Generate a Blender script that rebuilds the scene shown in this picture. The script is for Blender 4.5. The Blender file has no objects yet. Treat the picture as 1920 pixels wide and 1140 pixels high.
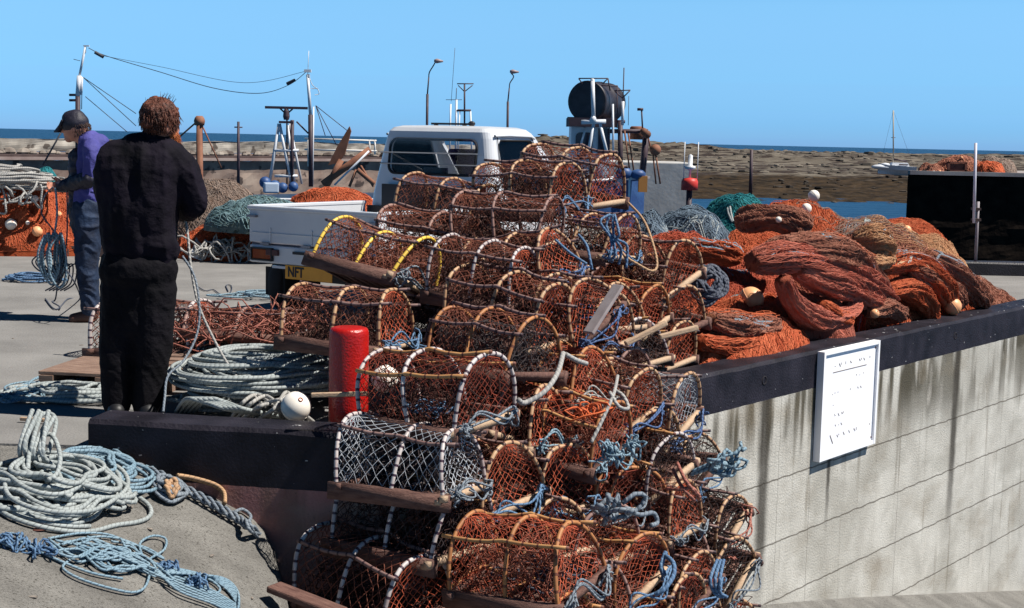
import bpy, math, random
import numpy as np
from mathutils import Vector, Matrix
rad=math.radians
# ---------------------------------------------------------------- camera
S=bpy.context.scene
CAMZ=1.53; PITCH=6.6; ROLL=1.28; F=2667.0
cd=bpy.data.cameras.new("camera"); cam=bpy.data.objects.new("camera",cd); S.collection.objects.link(cam)
cd.sensor_width=36.0; cd.sensor_fit='HORIZONTAL'; cd.lens=36.0*F/1920.0; cd.clip_start=0.05; cd.clip_end=30000
CM=Matrix.Translation((0,0,CAMZ))@Matrix.Rotation(rad(90-PITCH),4,'X')@Matrix.Rotation(rad(ROLL),4,'Z')
cam.matrix_world=CM; S.camera=cam
# ---------------------------------------------------------------- world and sun
SUN_EL=55.0; SX,SY=1.0,-0.20
w=bpy.data.worlds.new("World"); S.world=w; w.use_nodes=True
nt=w.node_tree; nt.nodes.clear()
wo=nt.nodes.new('ShaderNodeOutputWorld'); bg=nt.nodes.new('ShaderNodeBackground'); sk=nt.nodes.new('ShaderNodeTexSky')
sk.sky_type='NISHITA'; sk.sun_disc=False; sk.sun_elevation=rad(SUN_EL); sk.sun_rotation=math.atan2(SX,SY)
sk.altitude=900; sk.air_density=1.0; sk.dust_density=0.3; sk.ozone_density=4.0
hs=nt.nodes.new('ShaderNodeHueSaturation'); hs.inputs['Saturation'].default_value=1.35; hs.inputs['Value'].default_value=1.0; hs.inputs['Hue'].default_value=0.49
nt.links.new(sk.outputs[0],hs.inputs['Color'])
# clear slide-film blue: tint the sky by height, darkened overhead to cut fill light
tcw=nt.nodes.new('ShaderNodeTexCoord'); spw=nt.nodes.new('ShaderNodeSeparateXYZ'); nt.links.new(tcw.outputs['Generated'],spw.inputs[0])
crw=nt.nodes.new('ShaderNodeValToRGB'); nt.links.new(spw.outputs[2],crw.inputs[0]); cr_=crw.color_ramp
SKT=[(0.0,(.36,.76,1.76)),(.014,(.38,.82,1.72)),(.045,(.58,.94,1.5)),(.063,(.76,1.04,1.47)),(.096,(1.16,1.26,1.48)),(.14,(.90,.98,1.2)),(.30,(.26,.25,.30))]
cr_.elements[0].position=0; cr_.elements[0].color=(*[v/1.8 for v in SKT[0][1]],1); cr_.elements[1].position=.30; cr_.elements[1].color=(*[v/1.8 for v in SKT[-1][1]],1)
for p_,c_ in SKT[1:-1]:
    e_=cr_.elements.new(p_); e_.color=(*[v/1.8 for v in c_],1)
vmw=nt.nodes.new('ShaderNodeVectorMath'); vmw.operation='MULTIPLY'; vm2=nt.nodes.new('ShaderNodeVectorMath'); vm2.operation='SCALE'; vm2.inputs['Scale'].default_value=1.8
nt.links.new(hs.outputs[0],vmw.inputs[0]); nt.links.new(crw.outputs[0],vmw.inputs[1]); nt.links.new(vmw.outputs[0],vm2.inputs[0]); nt.links.new(vm2.outputs[0],bg.inputs[0]); bg.inputs[1].default_value=0.068
nt.links.new(bg.outputs[0],wo.inputs[0])
sd=bpy.data.lights.new("sun",'SUN'); sd.energy=5.0; sd.angle=rad(0.5); sd.color=(1.0,0.95,0.87)
so=bpy.data.objects.new("sun",sd); S.collection.objects.link(so)
sv=Vector((SX,SY,0)).normalized()*math.cos(rad(SUN_EL)); sv.z=math.sin(rad(SUN_EL))
so.rotation_euler=(-sv).to_track_quat('-Z','Y').to_euler(); so.location=(30,-5,30)
S.view_settings.view_transform='Standard'; S.view_settings.look='None'; S.view_settings.exposure=0.60; S.view_settings.gamma=1.0
# ---------------------------------------------------------------- projection helpers (photo pixels 1920x1140 -> real points)
RM=CM.to_3x3()
def ray(px,py): return RM@Vector(((px-960)/F,-(py-570)/F,-1.0))
def PD(px,py,D):
    r=ray(px,py); t=D/r.y; return Vector((r.x*t,D,CAMZ+r.z*t))
def PZ(px,py,z):
    r=ray(px,py); t=(z-CAMZ)/r.z; return Vector((r.x*t,r.y*t,z))
def V3(*a): return np.array(a,float)
# ---------------------------------------------------------------- geometry helpers
class G:
    def __init__(s): s.v=[];s.f=[];s.u=[];s.n=0
    def add(s,V,Fs,U=None):
        V=np.asarray(V,float).reshape(-1,3)
        if isinstance(Fs,np.ndarray): Fs=[Fs]
        for k,f in enumerate(Fs):
            f=np.asarray(f,np.int64)
            s.f.append(f+s.n)
            s.u.append(U if (U is not None and k==0) else np.zeros((f.shape[0],f.shape[1],2)))
        s.v.append(V); s.n+=len(V); return s
    def merge(s,o,M=None):
        for i,V in enumerate(o.v): pass
        V=np.concatenate(o.v)
        if M is not None:
            A=np.array(M); V=V@A[:3,:3].T+A[:3,3]
        for f,u in zip(o.f,o.u): s.f.append(f+s.n); s.u.append(u)
        s.v.append(V); s.n+=len(V); return s
def mesh(name,g,mat,smooth=True):
    V=np.concatenate(g.v); me=bpy.data.meshes.new(name)
    tot=np.concatenate([np.full(len(f),f.shape[1]) for f in g.f]); idx=np.concatenate([f.ravel() for f in g.f])
    uv=np.concatenate([u.reshape(-1,2) for u in g.u])
    me.vertices.add(len(V)); me.vertices.foreach_set('co',V.astype(np.float32).ravel())
    me.loops.add(len(idx)); me.loops.foreach_set('vertex_index',idx.astype(np.int32))
    me.polygons.add(len(tot)); st=np.concatenate([[0],np.cumsum(tot)[:-1]])
    me.polygons.foreach_set('loop_start',st.astype(np.int32)); me.polygons.foreach_set('loop_total',tot.astype(np.int32))
    me.polygons.foreach_set('use_smooth',np.full(len(tot),smooth))
    me.uv_layers.new(name='UVMap').data.foreach_set('uv',uv.astype(np.float32).ravel())
    me.update(calc_edges=True); me.validate()
    for m in (mat if isinstance(mat,(list,tuple)) else [mat]): me.materials.append(m)
    return me
def link(name,me,parent=None,loc=None,rot=None,mw=None):
    o=bpy.data.objects.new(name,me); S.collection.objects.link(o)
    if parent: o.parent=parent
    if loc is not None: o.location=loc
    if rot is not None: o.rotation_euler=rot
    if mw is not None: o.matrix_world=mw
    return o
def obj(name,g,mat,parent=None,smooth=True,**k): return link(name,mesh(name,g,mat,smooth),parent,**k)
def tag(o,label,cat=None,group=None,kind=None):
    if label: o['label']=label
    if cat: o['category']=cat
    if group: o['group']=group
    if kind: o['kind']=kind
    return o
def thing(name,label,cat,loc=(0,0,0),rz=0.0,group=None,rot=None):
    o=bpy.data.objects.new(name,None); S.collection.objects.link(o); o.empty_display_size=.2
    o.location=loc; o.rotation_euler=rot if rot else (0,0,rz); return tag(o,label,cat,group)
def bevel(o,w,seg=2):
    m=o.modifiers.new('bevel','BEVEL'); m.width=w; m.segments=seg; m.limit_method='ANGLE'; m.angle_limit=rad(40); return o
BF=np.array([[0,3,2,1],[4,5,6,7],[0,1,5,4],[1,2,6,5],[2,3,7,6],[3,0,4,7]])
def box(g,c,s,R=None,taper=1.0):
    x,y,z=np.array(s)/2.; t=taper
    V=np.array([[-x,-y,-z],[x,-y,-z],[x,y,-z],[-x,y,-z],[-x*t,-y*t,z],[x*t,-y*t,z],[x*t,y*t,z],[-x*t,y*t,z]])
    if R is not None: V=V@np.array(R)[:3,:3].T
    return g.add(V+np.array(c),BF)
def RX(a): return np.array(Matrix.Rotation(rad(a),3,'X'))
def RY(a): return np.array(Matrix.Rotation(rad(a),3,'Y'))
def RZ(a): return np.array(Matrix.Rotation(rad(a),3,'Z'))
def tubes(g,P,r,k=5,caps=False,closed=False,ref=None):
    P=np.asarray(P,float)
    if P.ndim==2: P=P[None]
    if closed: P=np.concatenate([P,P[:,:1]],1)
    M,N,_=P.shape
    T=np.gradient(P,axis=1); T/=np.linalg.norm(T,axis=2,keepdims=True)+1e-9
    rf=np.array(ref if ref is not None else (0.13,0.21,0.97)); a=np.cross(T[:,0],rf)
    bad=np.linalg.norm(a,axis=1)<.2; a[bad]=np.cross(T[bad,0],np.array((1.,0.1,0)))
    a/=np.linalg.norm(a,axis=1,keepdims=True)
    A=np.empty_like(P); A[:,0]=a
    for i in range(1,N):
        a=a-(a*T[:,i]).sum(1,keepdims=True)*T[:,i]; a/=np.linalg.norm(a,axis=1,keepdims=True)+1e-9; A[:,i]=a
    B=np.cross(T,A)
    th=np.arange(k)*2*math.pi/k
    rr=np.asarray(r,float)
    if rr.ndim==0: rr=np.full((M,N),float(rr))
    elif rr.ndim==1 and len(rr)==N and N!=M: rr=np.tile(rr[None],(M,1))
    elif rr.ndim==1 and len(rr)==M: rr=np.tile(rr[:,None],(1,N))
    elif rr.ndim==1: rr=np.tile(rr[None],(M,1))
    V=P[:,:,None,:]+rr[:,:,None,None]*(np.cos(th)[None,None,:,None]*A[:,:,None,:]+np.sin(th)[None,None,:,None]*B[:,:,None,:])
    idx=np.arange(M*N*k).reshape(M,N,k); nx=np.roll(idx,-1,axis=2)
    Fq=np.stack([idx[:,:-1],nx[:,:-1],nx[:,1:],idx[:,1:]],-1).reshape(-1,4)
    L=np.concatenate([np.zeros((M,1)),np.cumsum(np.linalg.norm(np.diff(P,axis=1),axis=2),1)],1)
    U=np.zeros((M,N-1,k,4,2))
    U[...,0,0]=U[...,1,0]=L[:,:-1,None]; U[...,2,0]=U[...,3,0]=L[:,1:,None]
    v=np.arange(k)/k; U[...,0,1]=U[...,3,1]=v; U[...,1,1]=U[...,2,1]=v+1./k
    fs=[Fq]
    if caps: fs.append(idx[:,0,::-1].reshape(M,k)); fs.append(idx[:,-1].reshape(M,k))
    return g.add(V,fs,U.reshape(-1,4,2))
def rod(g,a,b,r,k=8,r2=None):
    a=np.array(a,float);b=np.array(b,float)
    return tubes(g,np.stack([a,b]),np.array([r,r if r2 is None else r2]),k,caps=True)
def spline(pts,n=60,closed=False):
    P=np.array([list(p) for p in pts],float); m=len(P)
    if closed: idx=lambda i:i%m; segs=m
    else: idx=lambda i:min(max(i,0),m-1); segs=m-1
    ts=np.linspace(0,segs,n,endpoint=not closed); out=[]
    for t in ts:
        i=min(int(t),segs-1); f=t-i; p0,p1,p2,p3=P[idx(i-1)],P[idx(i)],P[idx(i+1)],P[idx(i+2)]
        out.append(.5*((2*p1)+(-p0+p2)*f+(2*p0-5*p1+4*p2-p3)*f*f+(-p0+3*p1-3*p2+p3)*f**3))
    return np.array(out)
def sphere(g,c,r,nu=20,nv=12,R=None):
    r=np.array(r if hasattr(r,'__len__') else (r,r,r),float)
    u=np.arange(nu)*2*math.pi/nu; v=np.linspace(0.02,math.pi-.02,nv)
    V=np.stack([np.sin(v)[:,None]*np.cos(u),np.sin(v)[:,None]*np.sin(u),np.cos(v)[:,None]*np.ones(nu)],-1).reshape(-1,3)*r
    if R is not None: V=V@np.array(R).T
    idx=np.arange(nu*nv).reshape(nv,nu); nx=np.roll(idx,-1,1)
    Fq=np.stack([idx[:-1],idx[1:],nx[1:],nx[:-1]],-1).reshape(-1,4)
    return g.add(V+np.array(c),[Fq,idx[0][None,:],idx[-1][None,::-1]])
def lathe(g,prof,n=24,c=(0,0,0),R=None):
    pr=np.array(prof,float); u=np.arange(n)*2*math.pi/n
    V=np.stack([pr[:,0,None]*np.cos(u),pr[:,0,None]*np.sin(u),pr[:,1,None]*np.ones(n)],-1).reshape(-1,3)
    if R is not None: V=V@np.array(R).T
    idx=np.arange(n*len(pr)).reshape(len(pr),n); nx=np.roll(idx,-1,1)
    Fq=np.stack([idx[:-1],nx[:-1],nx[1:],idx[1:]],-1).reshape(-1,4)
    return g.add(V+np.array(c),[Fq,idx[0][None,::-1],idx[-1][None,:]])
def prism(g,poly,z0,z1,M=None):
    p=np.array(poly,float); n=len(p)
    V=np.concatenate([np.c_[p,np.full(n,z0)],np.c_[p,np.full(n,z1)]])
    if M is not None: A=np.array(M); V=V@A[:3,:3].T+(A[:3,3] if A.shape[0]>3 else 0)
    i=np.arange(n); j=(i+1)%n
    return g.add(V,[np.stack([i,j,j+n,i+n],1),np.arange(n)[None,::-1],(np.arange(n)+n)[None]])
def grid(g,X,Y,Z):
    n,m=X.shape; idx=np.arange(n*m).reshape(n,m)
    Fq=np.stack([idx[:-1,:-1],idx[1:,:-1],idx[1:,1:],idx[:-1,1:]],-1).reshape(-1,4)
    return g.add(np.stack([X,Y,Z],-1),Fq)
# value noise
_rs=np.random.RandomState(5); _tab=_rs.rand(4096)
def vn(x,y,z):
    x=np.asarray(x,float);y=np.asarray(y,float)+0*x;z=np.asarray(z,float)+0*x
    xi,yi,zi=np.floor(x).astype(np.int64),np.floor(y).astype(np.int64),np.floor(z).astype(np.int64)
    fx,fy,fz=x-xi,y-yi,z-zi; fx=fx*fx*(3-2*fx);fy=fy*fy*(3-2*fy);fz=fz*fz*(3-2*fz)
    h=lambda a,b,c:_tab[(a*73856093^b*19349663^c*83492791)&4095]
    r=0
    for dx in (0,1):
        for dy in (0,1):
            for dz in (0,1):
                r=r+h(xi+dx,yi+dy,zi+dz)*(fx if dx else 1-fx)*(fy if dy else 1-fy)*(fz if dz else 1-fz)
    return r*2-1
def fbm(x,y,z,o=4):
    a=1.;s=0.;t=0.
    for i in range(o): s=s+a*vn(x*2**i+i*7.3,y*2**i+3.1*i,z*2**i); t+=a; a*=.5
    return s/t
# ---------------------------------------------------------------- materials
_M={}
def mat(name,c1,c2=None,scale=6.,rough=.8,bump=0.,bscale=40.,metal=0.,c3=None,s3=30.,th3=.62,spec=.4,stretch=None,emit=None,coat=0.):
    if name in _M: return _M[name]
    m=bpy.data.materials.new(name); m.use_nodes=True; t=m.node_tree; L=t.links; N=t.nodes
    b=N['Principled BSDF']; b.inputs['Roughness'].default_value=rough; b.inputs['Metallic'].default_value=metal
    b.inputs['Specular IOR Level'].default_value=spec; b.inputs['Base Color'].default_value=(*c1,1)
    if coat: b.inputs['Coat Weight'].default_value=coat
    tc=N.new('ShaderNodeTexCoord'); mp=N.new('ShaderNodeMapping'); L.new(tc.outputs['Object'],mp.inputs[0])
    if stretch: mp.inputs['Scale'].default_value=stretch
    if c2 is not None:
        n=N.new('ShaderNodeTexNoise'); n.inputs['Scale'].default_value=scale; n.inputs['Detail'].default_value=6; n.inputs['Roughness'].default_value=.6
        L.new(mp.outputs[0],n.inputs['Vector'])
        r=N.new('ShaderNodeValToRGB'); r.color_ramp.elements[0].position=.32; r.color_ramp.elements[1].position=.68
        r.color_ramp.elements[0].color=(*c1,1); r.color_ramp.elements[1].color=(*c2,1); L.new(n.outputs[0],r.inputs[0]); out=r.outputs[0]
        if c3 is not None:
            n3=N.new('ShaderNodeTexNoise'); n3.inputs['Scale'].default_value=s3; n3.inputs['Detail'].default_value=3; L.new(mp.outputs[0],n3.inputs['Vector'])
            r3=N.new('ShaderNodeValToRGB'); r3.color_ramp.elements[0].position=th3; r3.color_ramp.elements[1].position=th3+.04; L.new(n3.outputs[0],r3.inputs[0])
            mx=N.new('ShaderNodeMix'); mx.data_type='RGBA'; L.new(r3.outputs[0],mx.inputs[0]); L.new(out,mx.inputs[6]); mx.inputs[7].default_value=(*c3,1); out=mx.outputs[2]
        L.new(out,b.inputs['Base Color'])
    if bump:
        n=N.new('ShaderNodeTexNoise'); n.inputs['Scale'].default_value=bscale; n.inputs['Detail'].default_value=5; L.new(mp.outputs[0],n.inputs['Vector'])
        bp=N.new('ShaderNodeBump'); bp.inputs['Strength'].default_value=bump; bp.inputs['Distance'].default_value=.02; L.new(n.outputs[0],bp.inputs['Height']); L.new(bp.outputs[0],b.inputs['Normal'])
    _M[name]=m; return m
def uvstripe(name,c1,c2,freq,duty=.16,twist=0.,rough=.6,bump=0.,c1b=None,spec=.4):
    """colour bands along a tube (uv.x is metres along it, uv.y the turn round it): lashings, twisted strands"""
    if name in _M: return _M[name]
    m=mat(name,c1,c1b if c1b else c1,9.,rough,spec=spec); t=m.node_tree; L=t.links; N=t.nodes; b=N['Principled BSDF']
    src=b.inputs['Base Color'].links[0].from_socket
    tc=N.new('ShaderNodeTexCoord'); sp=N.new('ShaderNodeSeparateXYZ'); L.new(tc.outputs['UV'],sp.inputs[0])
    a=N.new('ShaderNodeMath'); a.operation='MULTIPLY'; a.inputs[1].default_value=freq; L.new(sp.outputs[0],a.inputs[0])
    q=N.new('ShaderNodeMath'); q.operation='MULTIPLY_ADD'; q.inputs[1].default_value=twist; L.new(sp.outputs[1],q.inputs[0]); L.new(a.outputs[0],q.inputs[2])
    fr=N.new('ShaderNodeMath'); fr.operation='FRACT'; L.new(q.outputs[0],fr.inputs[0])
    if bump:
        pp=N.new('ShaderNodeMath'); pp.operation='PINGPONG'; pp.inputs[1].default_value=.5; L.new(fr.outputs[0],pp.inputs[0])
        bp=N.new('ShaderNodeBump'); bp.inputs['Strength'].default_value=bump; bp.inputs['Distance'].default_value=.006; L.new(pp.outputs[0],bp.inputs['Height']); L.new(bp.outputs[0],b.inputs['Normal'])
    ls=N.new('ShaderNodeMath'); ls.operation='LESS_THAN'; ls.inputs[1].default_value=duty; L.new(fr.outputs[0],ls.inputs[0])
    mx=N.new('ShaderNodeMix'); mx.data_type='RGBA'; L.new(ls.outputs[0],mx.inputs[0]); L.new(src,mx.inputs[6]); mx.inputs[7].default_value=(*c2,1)
    L.new(mx.outputs[2],b.inputs['Base Color']); return m
CON=mat('quay_concrete',(.155,.15,.145),(.235,.228,.22),1.3,.9,.35,60.,c3=(.22,.21,.20),s3=14.,th3=.66,spec=.2)
BLACKP=mat('black_paint',(.008,.007,.010),(.020,.018,.026),5.,.55,.4,50.,c3=(.45,.45,.47),s3=30.,th3=.735)
RED=mat('red_paint',(.46,.010,.007),(.32,.007,.005),7.,.32,.25,90.,spec=.5,c3=(.16,.02,.012),s3=22.,th3=.64)
WHITEP=mat('white_paint',(.74,.76,.80),(.66,.68,.72),5.,.35)
WOOD=mat('weathered_wood',(.075,.032,.026),(.17,.09,.07),12.,.85,.4,60.,stretch=(1,5,5))
WOODL=mat('pale_wood',(.50,.36,.24),(.36,.24,.16),14.,.8,.3,60.,stretch=(1,5,5))
# ================================================================ THE SETTING
def struct(name,g,m,smooth=False,**k):
    o=obj(name,g,m,smooth=smooth,**k); o['kind']='structure'; return o
# wall line geometry (front top edges of the kerbs)
KZ=.15
A0=PZ(165,786,KZ); A1=PZ(616,812,KZ); B1=PZ(1325,702,KZ); B2=PZ(1920,575,KZ)
def isect(p,d,q,e):
    den=d.x*e.y-d.y*e.x; t=((q.x-p.x)*e.y-(q.y-p.y)*e.x)/den; return p+d*t
dA=(A1-A0).normalized(); dB=(B2-B1).normalized()
CN=isect(A0,dA,B1,dB)
print('CORNER',CN,'A0',A0,'dA',dA,'B1',B1,'dB',dB)
LB=(B2-CN).length+6.0
# quay deck: one sheet behind the walls
E=B2+dB*6.0
off=.10
nA=Vector((-dA.y,dA.x,0)); nB=Vector((-dB.y,dB.x,0))
a0=A0+nA*off; c0=CN+(nA+nB).normalized()*off; e0=E+nB*off
QY_L=19.3; QY_R=17.6
g=G()
poly=[(-60,QY_L),(-60,A0.y+off),(a0.x,a0.y),(c0.x,c0.y),(e0.x,e0.y),(40,e0.y),(40,QY_R),(5.2,QY_R),(5.2,QY_L)]
prism(g,poly,-3.4,0.0)
quay=struct('quay',g,CON)
# slipway sheet: level beside the wall end, then falling away to the right
def slipz(x,y):
    v=.50*x-.115*y+1.62; k=.11
    e=x-(-1.07-(y-6.7)*.30); drop=.75/(1+np.exp(-np.clip(e/.035,-30,30)))*np.exp(-np.clip(e,0,9)/1.3)  # drop: step shaped into the slab to leave this strip in shade
    return -k*np.logaddexp(0,v/k)-.004-.006*np.clip(v+1,0,1)-drop
xs=np.concatenate([np.linspace(-30,-4,14),np.linspace(-3.9,3.5,130),np.linspace(3.6,26,40)])
ys=np.concatenate([np.linspace(-6,3,10),np.linspace(3.1,9,90),np.linspace(9.1,26,40)])
X,Y=np.meshgrid(xs,ys,indexing='ij'); Z=slipz(X,Y)
Z=np.where((Y>A0.y+.1)&(X<A0.x+.2),-.02,Z); Z+=.004*fbm(X*1.3,Y*1.3,0.3)*(X>-2.4)*(Z<-.05); Z=np.maximum(Z,-3.3)
SLIP=mat('slipway_concrete',(.15,.143,.132),(.25,.24,.222),3.2,.92,1.,75.,c3=(.085,.08,.072),s3=70.,th3=.60,spec=.15,stretch=(1.,1.9,1.))
g=G(); grid(g,X,Y,Z); slip=struct('slipway',g,SLIP,smooth=True)
# wall materials
def wall_mat(name,band,base1,base2,lines,joints,drips,streak=1.):
    m=mat(name,base1,base2,3.,.9,.35,70.,spec=.15); t=m.node_tree; L=t.links; N=t.nodes; b=N['Principled BSDF']
    col=b.inputs['Base Color'].links[0].from_socket
    tc=N.new('ShaderNodeTexCoord'); sp=N.new('ShaderNodeSeparateXYZ'); L.new(tc.outputs['Object'],sp.inputs[0]); X_,Z_=sp.outputs[0],sp.outputs[2]
    def M(op,a,b_=None,c=None):
        n=N.new('ShaderNodeMath'); n.operation=op
        for i,v in enumerate((a,b_,c)):
            if v is None: continue
            if hasattr(v,'links') or hasattr(v,'is_linked'): L.new(v,n.inputs[i])
            else: n.inputs[i].default_value=v
        return n.outputs[0]
    def noise(sc,stretch,det=4):
        mp=N.new('ShaderNodeMapping'); mp.inputs['Scale'].default_value=stretch; L.new(tc.outputs['Object'],mp.inputs[0])
        n=N.new('ShaderNodeTexNoise'); n.inputs['Scale'].default_value=sc; n.inputs['Detail'].default_value=det; L.new(mp.outputs[0],n.inputs['Vector']); return n.outputs[0]
    def mix(f,c,over):
        x=N.new('ShaderNodeMix'); x.data_type='RGBA'; L.new(f,x.inputs[0]); L.new(c,x.inputs[6]); x.inputs[7].default_value=(*over,1); return x.outputs[2]
    def ss(v,lo,hi):
        n=N.new('ShaderNodeMapRange'); n.interpolation_type='SMOOTHSTEP'; L.new(v,n.inputs[0]); n.inputs[1].default_value=lo; n.inputs[2].default_value=hi; return n.outputs[0]
    if streak:
        wv=N.new('ShaderNodeTexNoise'); wv.inputs['Scale'].default_value=.9; L.new(tc.outputs['Object'],wv.inputs['Vector']); st=ss(M('ADD',noise(5.5,(1,1,.13),7),M('MULTIPLY',M('SUBTRACT',wv.outputs[0],.5),.55)),.44,.60); top=ss(M('ADD',Z_,M('MULTIPLY',noise(2.5,(1,1,.2)),.9)),-.35,.28)
        col=mix(M('MULTIPLY',M('MULTIPLY',st,top),.96*streak),col,(.050,.043,.028))
        st2=ss(noise(11.,(1,1,.07),4),.58,.72); col=mix(M('MULTIPLY',st2,.5*streak),col,(.12,.10,.07))
        low=ss(noise(1.7,(1,1,1.6),5),.50,.75); col=mix(M('MULTIPLY',low,.5),col,(.20,.16,.11))
        wh=ss(noise(4.,(1,1,.35),5),.60,.72); col=mix(M('MULTIPLY',wh,.4),col,(.62,.58,.52)); pt=ss(noise(.8,(1,1,2.2),7),.52,.60); col=mix(M('MULTIPLY',pt,.35),col,(.25,.235,.20)); pk=ss(noise(38.,(1,1,1),2),.70,.73); col=mix(M('MULTIPLY',pk,.7),col,(.10,.085,.07))
    wob=M('MULTIPLY',M('SUBTRACT',noise(9.,(1,1,1)),.5),.03)
    for z0 in lines: col=mix(M('MULTIPLY',M('LESS_THAN',M('ABSOLUTE',M('ADD',M('SUBTRACT',Z_,z0),wob)),.0055),.75),col,(.07,.058,.045))
    for x0,zt,zb in joints:
        f=M('MULTIPLY',M('LESS_THAN',M('ABSOLUTE',M('ADD',M('SUBTRACT',X_,x0),wob)),.0045),M('MULTIPLY',M('LESS_THAN',Z_,zt),M('GREATER_THAN',Z_,zb)))
        col=mix(M('MULTIPLY',f,.40),col,(.09,.075,.06))
    for x0,wd,zb in drips:
        dx=M('ABSOLUTE',M('ADD',M('SUBTRACT',X_,x0),M('MULTIPLY',wob,1.2))); f=M('SUBTRACT',1.,ss(dx,wd*.25,wd*1.25))
        f=M('MULTIPLY',f,ss(Z_,zb-.35,zb+.25)); f=M('MULTIPLY',f,M('MULTIPLY_ADD',noise(6.,(1,1,.5)),.8,.45)); col=mix(M('MINIMUM',f,.86),col,(.035,.030,.024))
    # black painted band, worn
    bn=M('GREATER_THAN',M('ADD',Z_,M('MULTIPLY',wob,.35)),band)
    pn=N.new('ShaderNodeValToRGB'); pn.color_ramp.elements[0].color=(.010,.009,.013,1); pn.color_ramp.elements[1].color=(.026,.023,.032,1); pn.color_ramp.elements[0].position=.35; pn.color_ramp.elements[1].position=.7; L.new(noise(5.,(1,1,1)),pn.inputs[0])
    spk=ss(noise(26.,(.8,.8,1.2),2),.715,.74); pc=mix(M('MULTIPLY',spk,.8),pn.outputs[0],(.45,.45,.46))
    x=N.new('ShaderNodeMix'); x.data_type='RGBA'; L.new(bn,x.inputs[0]); L.new(col,x.inputs[6]); L.new(pc,x.inputs[7]); L.new(x.outputs[2],b.inputs['Base Color'])
    rg=N.new('ShaderNodeMix'); L.new(bn,rg.inputs[0]); rg.inputs[2].default_value=.92; rg.inputs[3].default_value=.5; L.new(rg.outputs[0],b.inputs['Roughness'])
    return m
def tB(px,z):   # distance along wall B of the pixel column at height z
    r=ray(px,600); # solve column plane intersection with wall line
    r2=ray(px,500); n=r.cross(r2); o=Vector((0,0,CAMZ)); p=Vector((CN.x,CN.y,z)); return -(n.dot(p-o))/n.dot(Vector((dB.x,dB.y,0)))
def frame(p,d): # local x along d, z up
    return Matrix(((d.x,-d.y,0,p.x),(d.y,d.x,0,p.y),(0,0,1,0),(0,0,0,1)))
FB=frame(CN,dB); FA=frame(A0,dA)
LA=(CN-A0).length
dr=[(tB(1436,-.2),.085,-1.25),(tB(1795,-.2),.075,-1.35),(tB(1553,-.7),.03,-.95)]
WB=wall_mat('wall_concrete',-.105,(.37,.35,.31),(.55,.53,.48),(-.66,-1.09,-1.49,-1.92),[(tB(1456,-.9),-.1,-3),(tB(1512,-1.3),-.66,-3),(tB(1686,-.9),-.1,-3),(tB(1852,-.3),-.1,-.5),(tB(1866,-1.3),-1.09,-3)],dr)
WA=wall_mat('stained_wall_concrete',-.13,(.30,.13,.12),(.46,.25,.23),(-.7,),[],[],streak=.5)
def wallmesh(L,skipend=0.,drop=-3.3,wd=.26,x0=0.,seg=.12):
    # cross-section with chamfered, slightly chipped edges, swept along x
    n=int((L-x0)/seg)+1; xs=np.linspace(x0,L,n); g=G()
    prof=np.array([(0,drop),(0,KZ-.35),(0,KZ-.022),(.018,KZ),(wd-.02,KZ),(wd,KZ-.02),(wd,-.3)])
    X=np.repeat(xs[:,None],len(prof),1); Yp=np.tile(prof[:,0],(n,1)).astype(float); Zp=np.tile(prof[:,1],(n,1)).astype(float)
    nz=fbm(X*4,Yp*9,Zp*9+2,3)
    Yp[:,1:4]+=.004*nz[:,1:4]; Zp[:,2:6]+=.005*nz[:,2:6]
    grid(g,X,Yp,Zp)
    m=len(prof); g.f.append(np.array([list(range(m))])+0); g.u.append(np.zeros((1,m,2)))
    g.f.append(np.array([list(range(m))[::-1]])+(n-1)*m); g.u.append(np.zeros((1,m,2)))
    return g
o=obj('quay_wall',wallmesh(LA+.05),WA,smooth=False,mw=FA); tag(o,'low black painted wall in shade in front of the man in black','wall')
o=obj('quay_wall',wallmesh(LB,x0=-.02),WB,smooth=False,mw=FB@Matrix.Translation((0,0,.002))); tag(o,'long grey concrete wall with black painted top band carrying the white notice board','wall')
# drain holes with a pipe lip
for i,(px,py) in enumerate([(1433,722),(1791,634)]):
    t=tB(px,.02); g=G(); lathe(g,[(.030,-.02),(.030,.004),(.022,.004),(.021,-.019)],16,R=RX(90)); 
    d=obj('drain_hole',g,mat('hole_black',(.01,.008,.012),rough=.9),mw=FB@Matrix.Translation((t,.0,.03 if i else .03)))
    tag(d,['dark drain hole in the wall band left of the white notice board','dark drain hole in the wall band right of the white notice board'][i],'drain hole')
# ledge of debris at the foot of wall
# kerbs at the far quay edges
g=G(); x=np.linspace(-60,5.2,120); 
def kerb(name,x0,x1,y,label,h=.13,wd=.3):
    g=G(); n=60; xs=np.linspace(x0,x1,n); pr=np.array([(0,-.1),(0,h-.02),(.02,h),(wd-.02,h),(wd,h-.02),(wd,-3.4)])
    X=np.repeat(xs[:,None],6,1); Yp=y+np.tile(pr[:,0],(n,1)); Zp=np.tile(pr[:,1],(n,1))+.006*fbm(X*3,Yp*5,1,2)
    grid(g,X,Yp,Zp); o=obj(name,g,BLACKP,smooth=False); return tag(o,label,'kerb')
kerb('quay_kerb',-60,3.6,19.1,'low dark kerb along the far quay edge behind the truck')
kerb('quay_kerb',4.4,40,17.4,'black painted kerb by the white pole at the right edge of the quay',h=.16)
# sea and harbour water
SEA=mat('sea_water',(.006,.035,.085),(.010,.055,.12),.05,.35,1.,.9,spec=.25,stretch=(.35,1,1),c3=(.28,.36,.42),s3=.35,th3=.745)
SEA.node_tree.nodes['Bump'].inputs['Distance'].default_value=.6
g=G(); box(g,(0,6000,-2.85),(24000,12600,.5)); struct('sea',g,SEA)
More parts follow.
